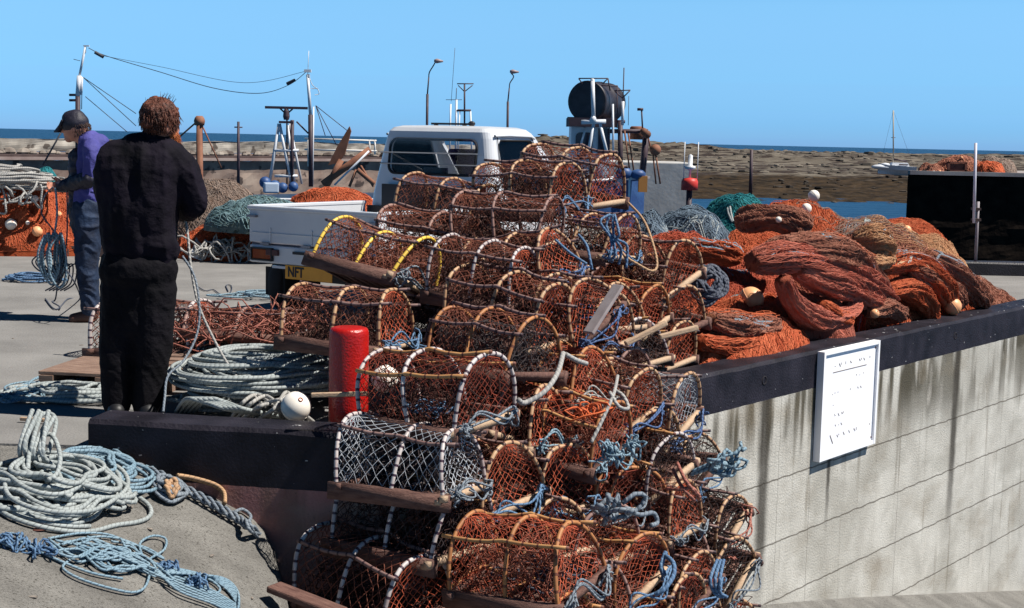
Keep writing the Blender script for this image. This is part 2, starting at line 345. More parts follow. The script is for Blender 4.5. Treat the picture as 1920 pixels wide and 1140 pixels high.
# reef and foreshore beyond the harbour
xs=np.concatenate([np.linspace(-2,90,260),np.linspace(91,420,160)]); ys=np.concatenate([np.linspace(84,175,180),np.linspace(176,520,150)])
X,Y=np.meshgrid(xs,ys,indexing='ij')
sh=ss_=lambda v,a,b: np.clip((v-a)/(b-a),0,1)**2*(3-2*np.clip((v-a)/(b-a),0,1))
edge=6*fbm(X*.05,0,3.)
Z=-3.0+1.65*sh(Y+edge*.6,90,150)+.45*sh(Y,150,240)+.75*sh(Y,230,400)-.9*sh(Y,430,500)
Z+=.30*fbm(X*.5,Y*.35,0,4)*sh(Y,88,112)*(1-.55*sh(Y,150,165))
lay=sh(fbm(X*.02+3,Y*.02,1.,3)+.25*(1-sh(X,10,75)),.05,.55); Z+=lay*(1.0+1.7*(1-sh(X,14,60)))*sh(Y,165,230)*(.5+.5*np.abs(fbm(X*.13,Y*.16,2.,4))*2)
Z=np.where(X<3,np.minimum(Z,-3+(X+2)*.9),Z)
g=G(); grid(g,X,Y,Z)
REEF=mat('reef_rock',(.065,.054,.043),(.165,.145,.118),.35,.95,1.,1.5,c3=(.035,.026,.022),s3=.6,th3=.50,spec=.1,stretch=(.35,.5,2.))
t=REEF.node_tree; b=t.nodes['Principled BSDF']; src=b.inputs['Base Color'].links[0].from_socket
tc=t.nodes.new('ShaderNodeTexCoord'); sp=t.nodes.new('ShaderNodeSeparateXYZ'); t.links.new(tc.outputs['Object'],sp.inputs[0])
nn=t.nodes.new('ShaderNodeTexNoise'); nn.inputs['Scale'].default_value=.25; t.links.new(tc.outputs['Object'],nn.inputs['Vector'])
ma=t.nodes.new('ShaderNodeMath'); ma.operation='MULTIPLY_ADD'; ma.inputs[1].default_value=.5; t.links.new(nn.outputs[0],ma.inputs[0]); t.links.new(sp.outputs[2],ma.inputs[2])
mr=t.nodes.new('ShaderNodeMapRange'); mr.inputs[1].default_value=-1.28; mr.inputs[2].default_value=-1.08; t.links.new(ma.outputs[0],mr.inputs[0])
wr=t.nodes.new('ShaderNodeValToRGB'); wr.color_ramp.elements[0].color=(.012,.009,.006,1); wr.color_ramp.elements[1].color=(.055,.036,.020,1); wr.color_ramp.elements[0].position=.35; wr.color_ramp.elements[1].position=.7
n2=t.nodes.new('ShaderNodeTexNoise'); n2.inputs['Scale'].default_value=.8; n2.inputs['Detail'].default_value=6; t.links.new(tc.outputs['Object'],n2.inputs['Vector']); t.links.new(n2.outputs[0],wr.inputs[0])
mx=t.nodes.new('ShaderNodeMix'); mx.data_type='RGBA'; t.links.new(mr.outputs[0],mx.inputs[0]); t.links.new(wr.outputs[0],mx.inputs[6]); t.links.new(src,mx.inputs[7]); t.links.new(mx.outputs[2],b.inputs['Base Color'])
t.nodes['Bump'].inputs['Distance'].default_value=.5
struct('reef',g,REEF,smooth=False)
# boulders strewn over the weedy foreshore
rs=np.random.RandomState(3); g=G()
for i in range(170):
    x=rs.uniform(4,75); y=rs.uniform(104,150); z=-3+1.65*float(sh(np.array(y),90,150))
    r=rs.uniform(.12,.36); sphere(g,(x,y,z+.0),(r*1.3,r,r*rs.uniform(.3,.9)),6,4,R=RZ(rs.uniform(0,180))@RX(rs.uniform(-25,25)))
o=obj('foreshore_boulders',g,mat('boulder',(.015,.011,.008),(.055,.042,.03),.3,.9),smooth=False); tag(o,None,None,None,'stuff'); o['label']='dark weedy boulders strewn on the foreshore below the reef'; o['category']='boulders'
rs=np.random.RandomState(31); g=G(); nx_=900; xa=rs.uniform(4,1,nx_)
for i in range(nx_):
    y=150+260*rs.rand()**1.4; x=rs.uniform(2,.46*y); ix=min(np.searchsorted(xs,x),len(xs)-1); iy=min(np.searchsorted(ys,y),len(ys)-1); r=rs.uniform(.18,.75)*(y/230)
    sphere(g,(x,y,float(Z[ix,iy])),(r*rs.uniform(1.2,2.4),r,r*rs.uniform(.3,.6)),7,4,R=RZ(rs.uniform(0,180))@RX(rs.uniform(-20,20)))
o=obj('reef_rocks',g,mat('reef_rocks',(.035,.028,.022),(.20,.17,.135),.12,.95,1.,3.),smooth=False); o['kind']='stuff'; o['label']='broken dark rocks strewn over the reef'
# breakwater pier on the far side of the harbour
STONE=mat('pier_stone',(.13,.115,.10),(.36,.33,.29),.8,.9,.9,3.,spec=.15,c3=(.09,.075,.065),s3=1.2,th3=.6)
LOWST=mat('pier_lower_stone',(.14,.09,.075),(.28,.22,.18),.5,.9,.9,3.,spec=.15,c3=(.06,.045,.04),s3=1.1,th3=.6)
DK=mat('dark_stone',(.035,.022,.022),(.09,.06,.055),1.,.9,.5,5.)
bw=thing('breakwater','long stone breakwater with pale parapet across the harbour behind the boats','breakwater',(-31,87,0),rad(48.6))
def part(name,g,m,p,smooth=False,**k): return obj(name,g,m,p,smooth=smooth,**k)
def rough_wall(x0,x1,y,z0,z1,amp=.12,depth=1.2):
    g=G(); n=int((x1-x0)/.7)+2; m=8; xs=np.linspace(x0,x1,n); zs=np.linspace(z0,z1,m); X,Zz=np.meshgrid(xs,zs,indexing='ij')
    Zt=Zz+amp*fbm(X*.5,Zz*0+y,1,3)*(Zz==z1); grid(g,X,y+amp*fbm(X*.9,Zz*2,2,2),Zt)
    X2,Y2=np.meshgrid(xs,[y,y+depth],indexing='ij'); Z2=np.repeat(Zt[:,-1:],2,1); grid(g,X2,Y2,Z2); return g
part('parapet',rough_wall(-40,57.5,.0,.15,.95,.14),STONE,bw)
g=G(); box(g,(8.7,-1.6,-.12),(97.6,3.2,.24)); part('deck',g,DK,bw)
part('lower_wall',rough_wall(-40,57.5,-3.1,-3.2,-.3,.1,.5),LOWST,bw)
g=G(); rs=np.random.RandomState(8)
for i in range(260):
    x=rs.uniform(-39,57); r=rs.uniform(.12,.42); sphere(g,(x,-.7-rs.rand()*1.2,r*.3),(r*1.7,r,r*.7),7,5,R=RZ(rs.uniform(0,90)))
part('rubble',g,mat('rubble',(.05,.035,.03),(.3,.26,.22),.6,.9),bw)
g=G(); box(g,(8.7,-3.3,-.22),(97.6,.35,.18)); box(g,(8.7,-.9,.07),(97.6,.3,.12)); part('ledge',g,mat('ledge_stone',(.16,.10,.09),(.34,.28,.25),.5,.9),bw)
# grey pier head by the boat with the drum
p0=PD(1210,303,62); p1=PD(1301,307,60); g=G(); 
box(g,((p0.x+p1.x)/2-1.,63,(p0.z-3.)/2),(p1.x-p0.x+2,4,p0.z+3.)); o=obj('pier_head',g,mat('pale_concrete',(.33,.32,.31),(.48,.47,.45),.8,.85,.4,6.),smooth=False); bevel(o,.05); tag(o,'pale grey concrete pier head right of the boat with the net drum','pier')
# dark pier at the right
p0=PD(1703,325,45); p1=PD(1960,332,45); g=G(); X,Zz=np.meshgrid(np.linspace(p0.x,p0.x+26,90),np.linspace(-3.2,p0.z,34),indexing='ij')
grid(g,X,45+.10*fbm(X*1.2,Zz*2.2,0,4),Zz); X2,Y2=np.meshgrid(np.linspace(p0.x,p0.x+26,3),[45,51.],indexing='ij'); X2[0,1]=p0.x*51/45; grid(g,X2,Y2,0*X2+p0.z)
Y2,Zz=np.meshgrid([45,51.],[-3.2,p0.z],indexing='ij'); grid(g,p0.x*Y2/45*1.02-.02*p0.x,Y2,Zz)
dp=thing('harbour_pier','dark pier wall at the right, nets heaped on its top','pier',(0,0,0))
part('wall',g,mat('dark_pier_wall',(.004,.003,.003),(.016,.011,.008),2.6,.95,1.,6.,spec=.05),dp)  # near-black mottled colour over the whole wall
g=G(); box(g,(p0.x+13,44.93,p0.z+.03),(26,.3,.12)); box(g,(p0.x+15.2,48,p0.z+.05),(26,5.8,.05)); part('coping',g,mat('pier_coping',(.20,.17,.17),(.32,.29,.27),1.,.9),dp)
# ================================================================ CREELS
HM={'white':uvstripe('white_hoop',(.58,.54,.52),(.05,.025,.04),23.,.26,c1b=(.30,.23,.22),rough=.45),
    'tan':uvstripe('cane_hoop',(.44,.19,.065),(.12,.04,.02),14.,.18,c1b=(.26,.10,.04),rough=.6),
    'cream':uvstripe('cream_hoop',(.50,.32,.18),(.08,.03,.02),19.,.26,c1b=(.32,.17,.09),rough=.5),
    'yellow':uvstripe('yellow_hoop',(.80,.56,.08),(.10,.05,.03),24.,.15,c1b=(.62,.40,.06),rough=.45),
    'dark':uvstripe('weathered_hoop',(.22,.12,.10),(.05,.02,.02),18.,.2,c1b=(.30,.18,.15))}
RMt={'grey':uvstripe('grey_rail',(.26,.17,.155),(.04,.02,.025),18.,.2,c1b=(.15,.08,.07)),
    'tan':uvstripe('cane_rail',(.52,.28,.11),(.14,.05,.03),14.,.14,c1b=(.36,.17,.07))}
NM={'deep':mat('shaded_rust_twine',(.020,.009,.008),(.075,.024,.016),9.,.95),'bright':mat('bright_red_twine',(.54,.115,.05),(.38,.07,.035),9.,.8),'red':mat('red_twine',(.32,.06,.03),(.18,.035,.02),9.,.8),'rust':mat('rust_twine',(.17,.05,.032),(.30,.10,.06),9.,.8),  # deep: shade inside the creels put into the twine colour
    'white':mat('pale_twine',(.50,.52,.55),(.36,.38,.42),9.,.7),'black':mat('black_twine',(.02,.015,.018),(.06,.04,.04),9.,.7),
    'orange':mat('orange_twine',(.62,.12,.03),(.45,.09,.03),9.,.8)}
def ropemat(n,c,c2,f=38.,dark=.55): return uvstripe(n,c,tuple(v*dark for v in c),f,.2,1.,.75,.8,c1b=c2)  # darkened stripe paints the shade of the twist grooves
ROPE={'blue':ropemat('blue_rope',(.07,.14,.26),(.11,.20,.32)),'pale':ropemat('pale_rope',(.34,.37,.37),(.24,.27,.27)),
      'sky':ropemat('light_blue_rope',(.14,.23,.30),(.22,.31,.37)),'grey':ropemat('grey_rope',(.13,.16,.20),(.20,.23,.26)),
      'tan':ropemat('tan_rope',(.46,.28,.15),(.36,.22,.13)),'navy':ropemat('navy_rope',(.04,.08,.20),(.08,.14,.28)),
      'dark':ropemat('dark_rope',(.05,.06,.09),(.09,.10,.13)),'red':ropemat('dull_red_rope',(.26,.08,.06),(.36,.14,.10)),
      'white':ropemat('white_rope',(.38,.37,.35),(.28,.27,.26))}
L0,W0,H0=.57,.42,.30
def arch(t,kind,W=W0,H=H0):
    """t in 0..1 from left foot to right foot -> (y,z)"""
    t=np.asarray(t,float)
    if kind==0:   # straight legs then a round top
        a=math.pi*t; n=.78
        c,s=np.cos(a),np.sin(a); return -W/2*np.sign(c)*np.abs(c)**n, H*np.abs(s)**n
    if kind==1:
        a=math.pi*t; c,s=np.cos(a),np.sin(a); return -W/2*.98*np.sign(c)*np.abs(c)**.62*(1-.10*np.abs(s)), H*np.abs(s)**.66
    a=math.pi*t; c,s=np.cos(a),np.sin(a); return -W/2*c, H*1.0*s
def creel_meshes(kind,seed,L=L0,W=W0,H=H0,fine=1.0):
    r=np.random.RandomState(seed); out={}
    # base: two side planks, slats across, thick end bars
    g=G()
    for s in (-1,1): box(g,(-L/2,s*(W/2+.004),.014+.002*s),(L+.03,.024,.078),RZ(r.uniform(-1,1)))
    for i in range(7):
        box(g,(-L*(.08+.14*i),0,.012+.0007*i),(.062,W-.02,.014),RZ(r.uniform(-2.5,2.5)))
    out['base']=g
    for i,x in enumerate((-.02,-L+.02)):
        g=G(); box(g,(x+.012,r.uniform(-.01,.01),.030),(.030,W+.07,.030),RZ(r.uniform(-2,2))@RX(r.uniform(-1.5,1.5))); box(g,(x-.018,0,.012),(.03,W+.03,.022)); out['end%d'%i]=g
    hx=[-.015,-L/2+r.uniform(-.02,.02),-L+.015]
    hoops=[]
    ar=[]
    for i,x in enumerate(hx):
        t=np.linspace(0,1,22); y,z=arch(t,kind,W,H); dy=r.uniform(-.03,.03); hh=1+r.uniform(-.10,.08); lx=r.uniform(-.045,.03)
        P=np.stack([x+lx*z/H+.006*np.sin(t*9+i),y+dy*z/H+.006*np.sin(t*7+seed+i),.02+z*hh+.004*np.sin(t*11+seed)],-1); ar.append((x,lx,dy,hh))
        g=G(); tubes(g,P,.0098,8); hoops.append(g)
    out['hoops']=hoops
    def surf(u,t):  # u 0..1 along from right end to left, t over the arch
        y,z=arch(t,kind,W-.004,H); i=np.clip(u*2,0,2); f=i-np.floor(np.minimum(i,1.999)); k=np.floor(np.minimum(i,1.999)).astype(int)
        A=np.array(ar); a=A[k]*(1-f[...,None])+A[k+1]*f[...,None]
        sag=1-.055*np.sin(math.pi*f)-.012*np.sin(9*t+7*u+seed)
        return np.stack([a[...,0]+a[...,1]*z/H,(y+a[...,2]*z/H)*sag,.02+z*a[...,3]*sag],-1)
    # rails: ridge and shoulders
    rails=[]
    for t0 in ((.26,.54,.80),(.29,.66),(.24,.5,.76))[seed%3]:
        u=np.linspace(-.05,1.05,9); P=surf(np.clip(u,0,1),np.full(9,t0)); P[:,0]=-u*L; P+=np.array([0,0,.012]); P[:,1]+=.010*np.sign(t0-.5); P[:,2]+=.006*np.sin(u*3+seed)
        g=G(); tubes(g,P,.0088,7,caps=True); rails.append(g)
    out['rails']=rails
    # body net: diamond mesh
    nu=int(20*fine); nt_=int(24*fine)//2*2
    def zz(K,J,f,sx,jit=.003):
        Ps=[]
        k=np.arange(K+1)
        for j in range(0,J+1,2):
            for d in (1,-1):
                jj=j+d*(k%2); 
                if jj.min()<0 or jj.max()>J: continue
                P=f(k/K,jj/J); Ps.append(P)
        P=np.array(Ps); 
        return P
    P=zz(nu,nt_,lambda a,b: surf(a,.015+.97*b),1)
    n1=fbm(P[...,0]*40,P[...,1]*40,P[...,2]*40+seed,2)[...,None]
    P=P+n1*.010*np.array([1,.6,.6])
    g=G(); tubes(g,P,.0023,3)
    out['net']=g
    # end nets
    ends=[]
    for x,lx,dy,hh in (ar[0],ar[2]):
        def ef(a,b):
            v=a; hw=np.interp(v*H,[z for z in np.sort(arch(np.linspace(.0,.5,30),kind,W,H)[1])],np.sort(np.abs(arch(np.linspace(.0,.5,30),kind,W,H)[0]))[::-1])
            b2=2*b-1; bul=.03*(1-b2**2)*(1-v)*v*4
            return np.stack([x+lx*v+bul*(1 if x<-.1 else -1),b2*hw+dy*v,.02+v*H*hh*.985],-1)
        P=zz(int(16*fine),int(18*fine)//2*2,ef,1); P=P+fbm(P[...,0]*30,P[...,1]*30,P[...,2]*30+seed,2)[...,None]*.012*np.array([.5,1,1])
        g=G(); tubes(g,P,.0024,3); ends.append(g)
    out['ends']=ends
    # inner net: funnel eyes from both sides, parlour partition and slack twine
    g=G()
    for s,xc in ((1,-.15),(-1,-.40)):
        a=np.linspace(0,2*math.pi,13)[:-1]
        Ps=[]
        for k in range(12):
            a0=2*math.pi*k/12; P=[]
            for q in np.linspace(0,1,7):
                rr=.14*(1-q)+.05*q; ang=a0+(.26 if int(q*6)%2 else 0); P.append((xc+rr*math.cos(ang)*.9,s*(W/2*.86-.17*q),.14+rr*.8*math.sin(ang)))
            Ps.append(P)
        tubes(g,np.array(Ps),.0016,3)
        c=np.linspace(0,2*math.pi,14); tubes(g,np.stack([xc+.05*np.cos(c),np.full(14,s*(W/2*.86-.17)),.14+.05*np.sin(c)],-1),.003,4)
    n=120; st=np.stack([r.uniform(-L+.04,-.04,n),r.uniform(-W*.40,W*.40,n),.03+.23*r.rand(n)**1.2],-1)
    st[:,2]*=np.sqrt(np.clip(1-(2*st[:,1]/W)**2,.1,1))
    d=r.randn(n,3)*.018; P=[st]
    for q in range(11): d=d*.75+r.randn(n,3)*.013; nxt=P[-1]+d; nxt[:,0]=np.clip(nxt[:,0],-L+.02,-.02); nxt[:,1]=np.clip(nxt[:,1],-W*.40,W*.40); nxt[:,2]=np.clip(nxt[:,2],.025,H*.85); P.append(nxt)
    tubes(g,np.stack(P,1),.0026,3)
    out['inner']=g
    g=G(); n=7; P=[]
    for i in range(n):
        c=np.array([r.uniform(-L+.12,-.1),r.uniform(-.1,.1),.04]); q=np.linspace(0,2*math.pi*1.2,26); rr=r.uniform(.03,.08)
        P.append(np.stack([c[0]+rr*1.3*np.cos(q),c[1]+rr*np.sin(q),c[2]+.012*i*.5+.02*r.rand()+.012*np.sin(3*q+i)],-1))
    tubes(g,np.array(P),.0048,5); out['coil']=g
    return out
CV={}
def cdat(kind,seed):
    if (kind,seed) not in CV: CV[(kind,seed)]=creel_meshes(kind,seed)
    return CV[(kind,seed)]
MC={}
def cm(key,part,g,m):
    k=(key,part,m.name)
    if k not in MC: MC[k]=mesh(part.rstrip('0123456789'),g,m)
    return MC[k]
def tangle(n,box_,step,N,rad_,seed,k=4,center=(0,0,0)):
    """n wandering strands inside an ellipsoid box_"""
    r=np.random.RandomState(seed); b=np.array(box_,float); p=r.uniform(-1,1,(n,3))*b*.8; d=r.randn(n,3)*step; P=[p]
    for i in range(N-1):
        d=d*.82+r.randn(n,3)*step*.45-P[-1]/b**2*np.mean(b)*step*.35; P.append(P[-1]+d)
    return np.stack(P,1)+np.array(center)
crn=0
GRP='lobster creels stacked in the pile'
def creel(M,style,label,kind=None,seed=None,bridle=None,bait=True,group=GRP,L=1.0,coil=None):
    """M: world matrix, origin at the middle of the foot of the right-hand end"""
    global crn; crn+=1
    if seed is None: seed=crn%8
    if kind is None: kind=(0,0,2,1,0,2,0,1)[seed]
    hm,rm,nm,em,im=style; key=(kind,seed); d=cdat(kind,seed)
    t=thing('lobster_creel',label,'lobster creel',group=group); t.matrix_world=M@(Matrix.Diagonal((*L,1)) if isinstance(L,tuple) else Matrix.Diagonal((L,L,L,1)))
    link('base',cm(key,'base',d['base'],WOOD),t)
    link('end_bar',cm(key,'end0',d['end0'],WOODL if (crn%4) else WOOD),t); link('end_bar',cm(key,'end1',d['end1'],WOOD),t)
    for i,g in enumerate(d['hoops']): link('hoop',cm(key,'hoop%d'%i,g,HM[hm]),t)
    for i,g in enumerate(d['rails']): link('rail',cm(key,'rail%d'%i,g,RMt[rm]),t)
    link('netting',cm(key,'netting',d['net'],NM[nm]),t)
    link('end_netting',cm(key,'end_netting0',d['ends'][0],NM[em]),t); link('end_netting',cm(key,'end_netting1',d['ends'][1],NM[nm]),t)
    link('inner_netting',cm(key,'inner_netting',d['inner'],NM[im]),t)
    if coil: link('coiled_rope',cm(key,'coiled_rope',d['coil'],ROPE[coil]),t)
    if bridle:
        r=np.random.RandomState(crn*7); g=G(); W=W0
        q=np.linspace(0,1,26)
        for a in range(3):
            pts=[(0.02,-W*.5+.03*a,.04),(.05,-W*.25,.10*r.rand()+.03),(.06+.03*r.rand(),0.02*a,-.02+.1*r.rand()),(.05,W*.3,.04+.05*r.rand()),(.02,W*.48,.05)]
            tubes(g,spline(pts,30),.0055,6)
        tubes(g,tangle(5,(.025,.035,.03),.012,14,.005,crn,center=(.035,-W*.42,.04)),.0045,5)
        tubes(g,tangle(3,(.02,.03,.03),.012,12,.005,crn+9,center=(.03,W*.35,.04)),.0045,5)
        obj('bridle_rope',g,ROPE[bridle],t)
    return t
def place(ex,ey,D,a,roll=0,pitch=0):
    """a: degrees the right-hand end is swung towards the camera"""
    q_=np.random.RandomState(int(ex*7+ey*3)%9973); a+=q_.uniform(-8,8); roll+=q_.uniform(-8,8); pitch+=q_.uniform(-6,6); k=q_.uniform(.94,1.06)
    p=PD(ex,ey,D); return Matrix.Translation(p)@Matrix.Rotation(rad(-a),4,'Z')@Matrix.Rotation(rad(pitch),4,'Y')@Matrix.Rotation(rad(roll),4,'X')@Matrix.Diagonal((k,k,k*q_.uniform(.95,1.06),1))
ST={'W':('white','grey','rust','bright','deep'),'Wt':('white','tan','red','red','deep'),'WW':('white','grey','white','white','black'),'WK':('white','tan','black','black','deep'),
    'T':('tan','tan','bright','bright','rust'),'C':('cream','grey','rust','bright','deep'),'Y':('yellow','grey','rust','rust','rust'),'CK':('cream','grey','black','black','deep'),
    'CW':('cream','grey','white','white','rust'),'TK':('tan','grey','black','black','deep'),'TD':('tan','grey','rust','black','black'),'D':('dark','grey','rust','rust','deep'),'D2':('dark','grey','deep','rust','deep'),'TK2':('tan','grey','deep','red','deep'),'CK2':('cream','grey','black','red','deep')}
CR=[ # ex,ey,D,a,roll,pitch,style,kind,bridle,coil,label
 # front column, bottom to top
 (785,1192,6.00,34,0,0,'W',0,None,None,'white hooped creel at the very bottom left of the pile, cut by the picture edge'),
 (1075,1245,5.80,38,0,0,'T',0,'grey',None,'cane hooped creel directly under the big orange cane creel, cut by the picture edge'),
 (868,1052,6.15,31,0,0,'WK',0,None,None,'black netted creel with a pale cane front rail, second from the bottom at left'),
 (1098,1118,5.80,38,0,1,'T',2,'grey','dark','big orange cane hooped creel with grey rope along its foot, front of the pile'),
 (878,935,6.12,32,0,0,'WW',0,'grey',None,'creel with white hoops and pale netting just below the red bollard'),
 (968,962,6.46,36,0,0,'C',2,'blue',None,'creel whose rounded red netted end shows just right of the pale netted creel'),
 (912,808,6.30,32,0,0,'Wt',0,'grey','blue','creel with white hoops and two tan top rails in front of the red bollard'),
 (1003,716,6.95,38,0,0,'TD',2,None,None,'creel with an open tan hoop framing a dark hole, above the tan railed creel'),
 (1038,658,7.45,35,0,0,'C',0,None,None,'low creel with grey rails and a narrow red end, middle of the pile'),
 (748,660,7.45,27,0,0,'C',0,'blue',None,'creel with red netting standing behind the red bollard'),
 (772,548,7.95,24,-14,3,'Y',2,'grey',None,'creel with three bright yellow hoops'),
 (988,574,7.75,33,0,0,'W',0,None,None,'large white hooped creel in the middle, right of the yellow hooped one'),
 (900,505,8.7,25,8,2,'D',0,None,None,'battered creel lying behind the yellow hooped one against the truck side'),
 (905,438,9.1,24,0,0,'C',0,None,'dark','cream hooped creel at the upper left of the pile, in front of the cab'),
 (1030,470,8.35,30,0,0,'D',0,None,None,'creel with a long dark base plank below the top of the pile'),
 (1070,400,8.85,33,0,0,'C',0,'blue','pale','topmost creel of the pile, a blue knot hanging in its front hoop'),
 (1138,392,9.3,40,0,0,'C',1,None,'pale','wide topmost creel at the right with its netted end facing the camera'),
 # middle right, upper
 (1062,532,8.0,36,16,-4,'C',2,'navy',None,'creel tipped on edge below the top pair with blue rope tied to its hoop'),
 (1165,492,8.5,40,-4,0,'C',2,'blue','grey','creel hung with a thick bundle of blue rope under the topmost creels'),
 (1128,625,7.6,38,24,0,'C',2,'navy','navy','upright narrow creel with a bare board leaning out and blue twine inside'),
 (1178,625,8.3,40,5,0,'C',2,None,None,'creel with fine red end netting just right of the leaning board'),
 (1228,628,8.65,42,10,0,'T',1,None,None,'creel end with tall tan hoop and red mesh above the pale crossed planks'),
 (1282,545,8.9,44,30,0,'C',2,None,None,'creel rolled over showing its slatted floor beside the black rope coil'),
 (1285,632,8.9,44,8,0,'C',1,None,None,"creel with pale foot plank at the pile's right edge beside the orange nets"),
 (1150,668,7.9,40,14,0,'C',0,'navy',None,'creel with a thick pale foot plank in the middle right, below the leaning board'),
 (1218,692,8.4,38,0,0,'WK',2,None,None,'small white hooped creel sitting on the kerb left of the last one at the edge'),
 (1276,692,8.75,42,0,0,'C',0,None,None,'creel standing behind the black kerb at the right foot of the upper pile'),
 # middle right, lower
 (1118,768,7.25,36,-8,0,'T',2,'white',None,'creel with a tan arch and orange twine, centre of the pile'),
 (1038,852,6.95,37,-14,0,'C',2,'sky',None,'creel leaning left with fine red mesh above a blue knotted rope'),
 (1205,798,7.4,38,8,0,'C',1,'navy',None,'creel with tall smooth cream arch facing the camera beside the kerb'),
 (1285,815,7.7,37,22,0,'CW',0,'navy',None,'creel with pale mesh end tilted over the black kerb band'),
 (1150,868,7.0,38,6,0,'T',1,'sky',None,'creel with tan rail legs over a frayed light blue knot'),
 (1072,970,6.8,36,0,0,'C',1,'blue',None,'narrow cane creel end, middle of the row above the big orange one'),
 (1168,975,7.1,37,0,0,'T',2,'grey',None,'creel with round tan arch and white twine inside, right of the narrow cane one'),
 (1262,915,7.3,38,26,0,'WK',0,None,None,'black netted creel rolled to the right, below the blue knots at the wall'),
 (1330,905,7.75,36,24,0,'CK',2,'blue',None,'black netted creel against the wall with a bright blue rope'),
 (1290,1010,7.2,40,4,0,'C',1,'grey',None,'creel tied with dull red rope, lower right of the pile'),
 (1378,1010,7.6,34,30,0,'CK',2,'red',None,'round dark creel bulging furthest right over the wall stain'),
 (1212,1120,6.7,38,28,0,'T',0,'blue',None,'creel with pale foot plank and blue rope loop, right of the big orange one'),
 (1318,1135,7.05,40,26,0,'C',1,'blue',None,'creel with orange twine round its pale foot plank at the lower right'),
 (1392,1105,7.5,36,28,0,'CK',1,'grey',None,'black meshed creel with a blue rope coil by the foot of the wall'),
 (1398,1222,7.5,38,10,0,'C',2,None,None,'creel at the bottom right corner of the pile against the wall'),
 (1218,1235,6.7,38,14,0,'T',0,'grey',None,'red netted creel cut by the bottom edge between the two rope looped ones'),
 (1320,1245,7.0,40,8,0,'W',0,None,None,'white hooped creel cut by the bottom edge near the foot of the wall'),
]
for ex,ey,D,a,ro,pi_,st,kd,br,co,lab in CR:
    creel(place(ex,ey,D,a,ro,pi_),ST[st],lab,kind=kd,seed=(crn*3)%8,bridle=br,coil=co)
# creels buried behind the ones above, coloured dark for the shade in the gaps
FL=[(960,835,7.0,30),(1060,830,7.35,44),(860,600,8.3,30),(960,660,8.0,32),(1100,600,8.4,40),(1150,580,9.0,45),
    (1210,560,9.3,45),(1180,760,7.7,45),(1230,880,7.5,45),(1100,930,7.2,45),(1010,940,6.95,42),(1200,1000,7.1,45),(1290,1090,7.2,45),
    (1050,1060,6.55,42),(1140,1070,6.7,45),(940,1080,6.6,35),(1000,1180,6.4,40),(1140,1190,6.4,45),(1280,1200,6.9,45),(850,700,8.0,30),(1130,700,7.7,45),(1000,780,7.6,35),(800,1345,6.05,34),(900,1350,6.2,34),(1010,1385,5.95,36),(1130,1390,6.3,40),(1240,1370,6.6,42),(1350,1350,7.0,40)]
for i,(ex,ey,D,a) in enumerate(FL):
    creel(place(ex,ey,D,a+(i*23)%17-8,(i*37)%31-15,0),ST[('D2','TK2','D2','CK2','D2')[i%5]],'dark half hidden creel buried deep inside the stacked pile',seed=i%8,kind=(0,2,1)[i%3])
# loose creels on the pallet by the two men
creel(place(398,664,9.45,16,0,0),ST['W'],'large creel behind the legs of the man in black',kind=0,seed=1,group='creels behind the man in black',L=(1.42,1.15,1.08),bridle='sky')
creel(place(556,650,9.1,14,-10,0),ST['D'],'crushed creel tangled in red twine left of the red bollard',kind=2,seed=3,group='creels behind the man in black',L=(1.2,1.1,.74),bridle='pale',coil='pale')
# ================================================================ ROPES
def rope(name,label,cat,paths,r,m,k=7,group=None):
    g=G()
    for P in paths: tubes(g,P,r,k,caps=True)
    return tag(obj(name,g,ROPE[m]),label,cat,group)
def coilpaths(c,rx,ry,n,h,seed,rot=0.,jit=.18,loops=1.6,zr=.01,ripple=.08,hfun=None):
    r=np.random.RandomState(seed); out=[]; cr,sr=math.cos(rad(rot)),math.sin(rad(rot))
    for i in range(n):
        f=r.uniform(.35,1.0); q=np.linspace(0,2*math.pi*loops,70)+r.uniform(0,6.3)
        a=rx*f*(1+r.uniform(-jit,jit)); b=ry*f*(1+r.uniform(-jit,jit)); cx,cy=r.uniform(-jit,jit,2)*np.array([rx,ry])*.7
        wob=1+ripple*np.sin(q*r.randint(2,5)+r.uniform(0,6))+ripple*.5*np.sin(q*1.37+r.uniform(0,6))
        x=cx+a*np.cos(q)*wob; y=cy+b*np.sin(q)*wob
        base=zr+h*(i/n)*(1-.55*f)+.4*zr*np.sin(q*3+i)
        z=base+h*.25*np.clip(1-(x/rx)**2-(y/ry)**2,0,1)
        X=c[0]+x*cr-y*sr; Y=c[1]+x*sr+y*cr
        zz=(hfun(X,Y) if hfun else c[2])+np.maximum(z,zr*.8)
        out.append(np.stack([X,Y,zz],-1))
    return out
def sz(x,y): return slipz(np.asarray(x,float),np.asarray(y,float))+.002
def pxpath(pts,hf=None,n=60,zoff=.012,D=None):
    """points measured in the photo, laid on the ground"""
    P=[]
    for p in pts:
        if len(p)==3: P.append(PD(p[0],p[1],p[2]))
        else:
            q=PZ(p[0],p[1],0.)
            for _ in range(12):
                z=float(hf(q.x,q.y)) if hf else 0.; q=PZ(p[0],p[1],z+zoff)
            P.append(q)
    return spline(P,n)
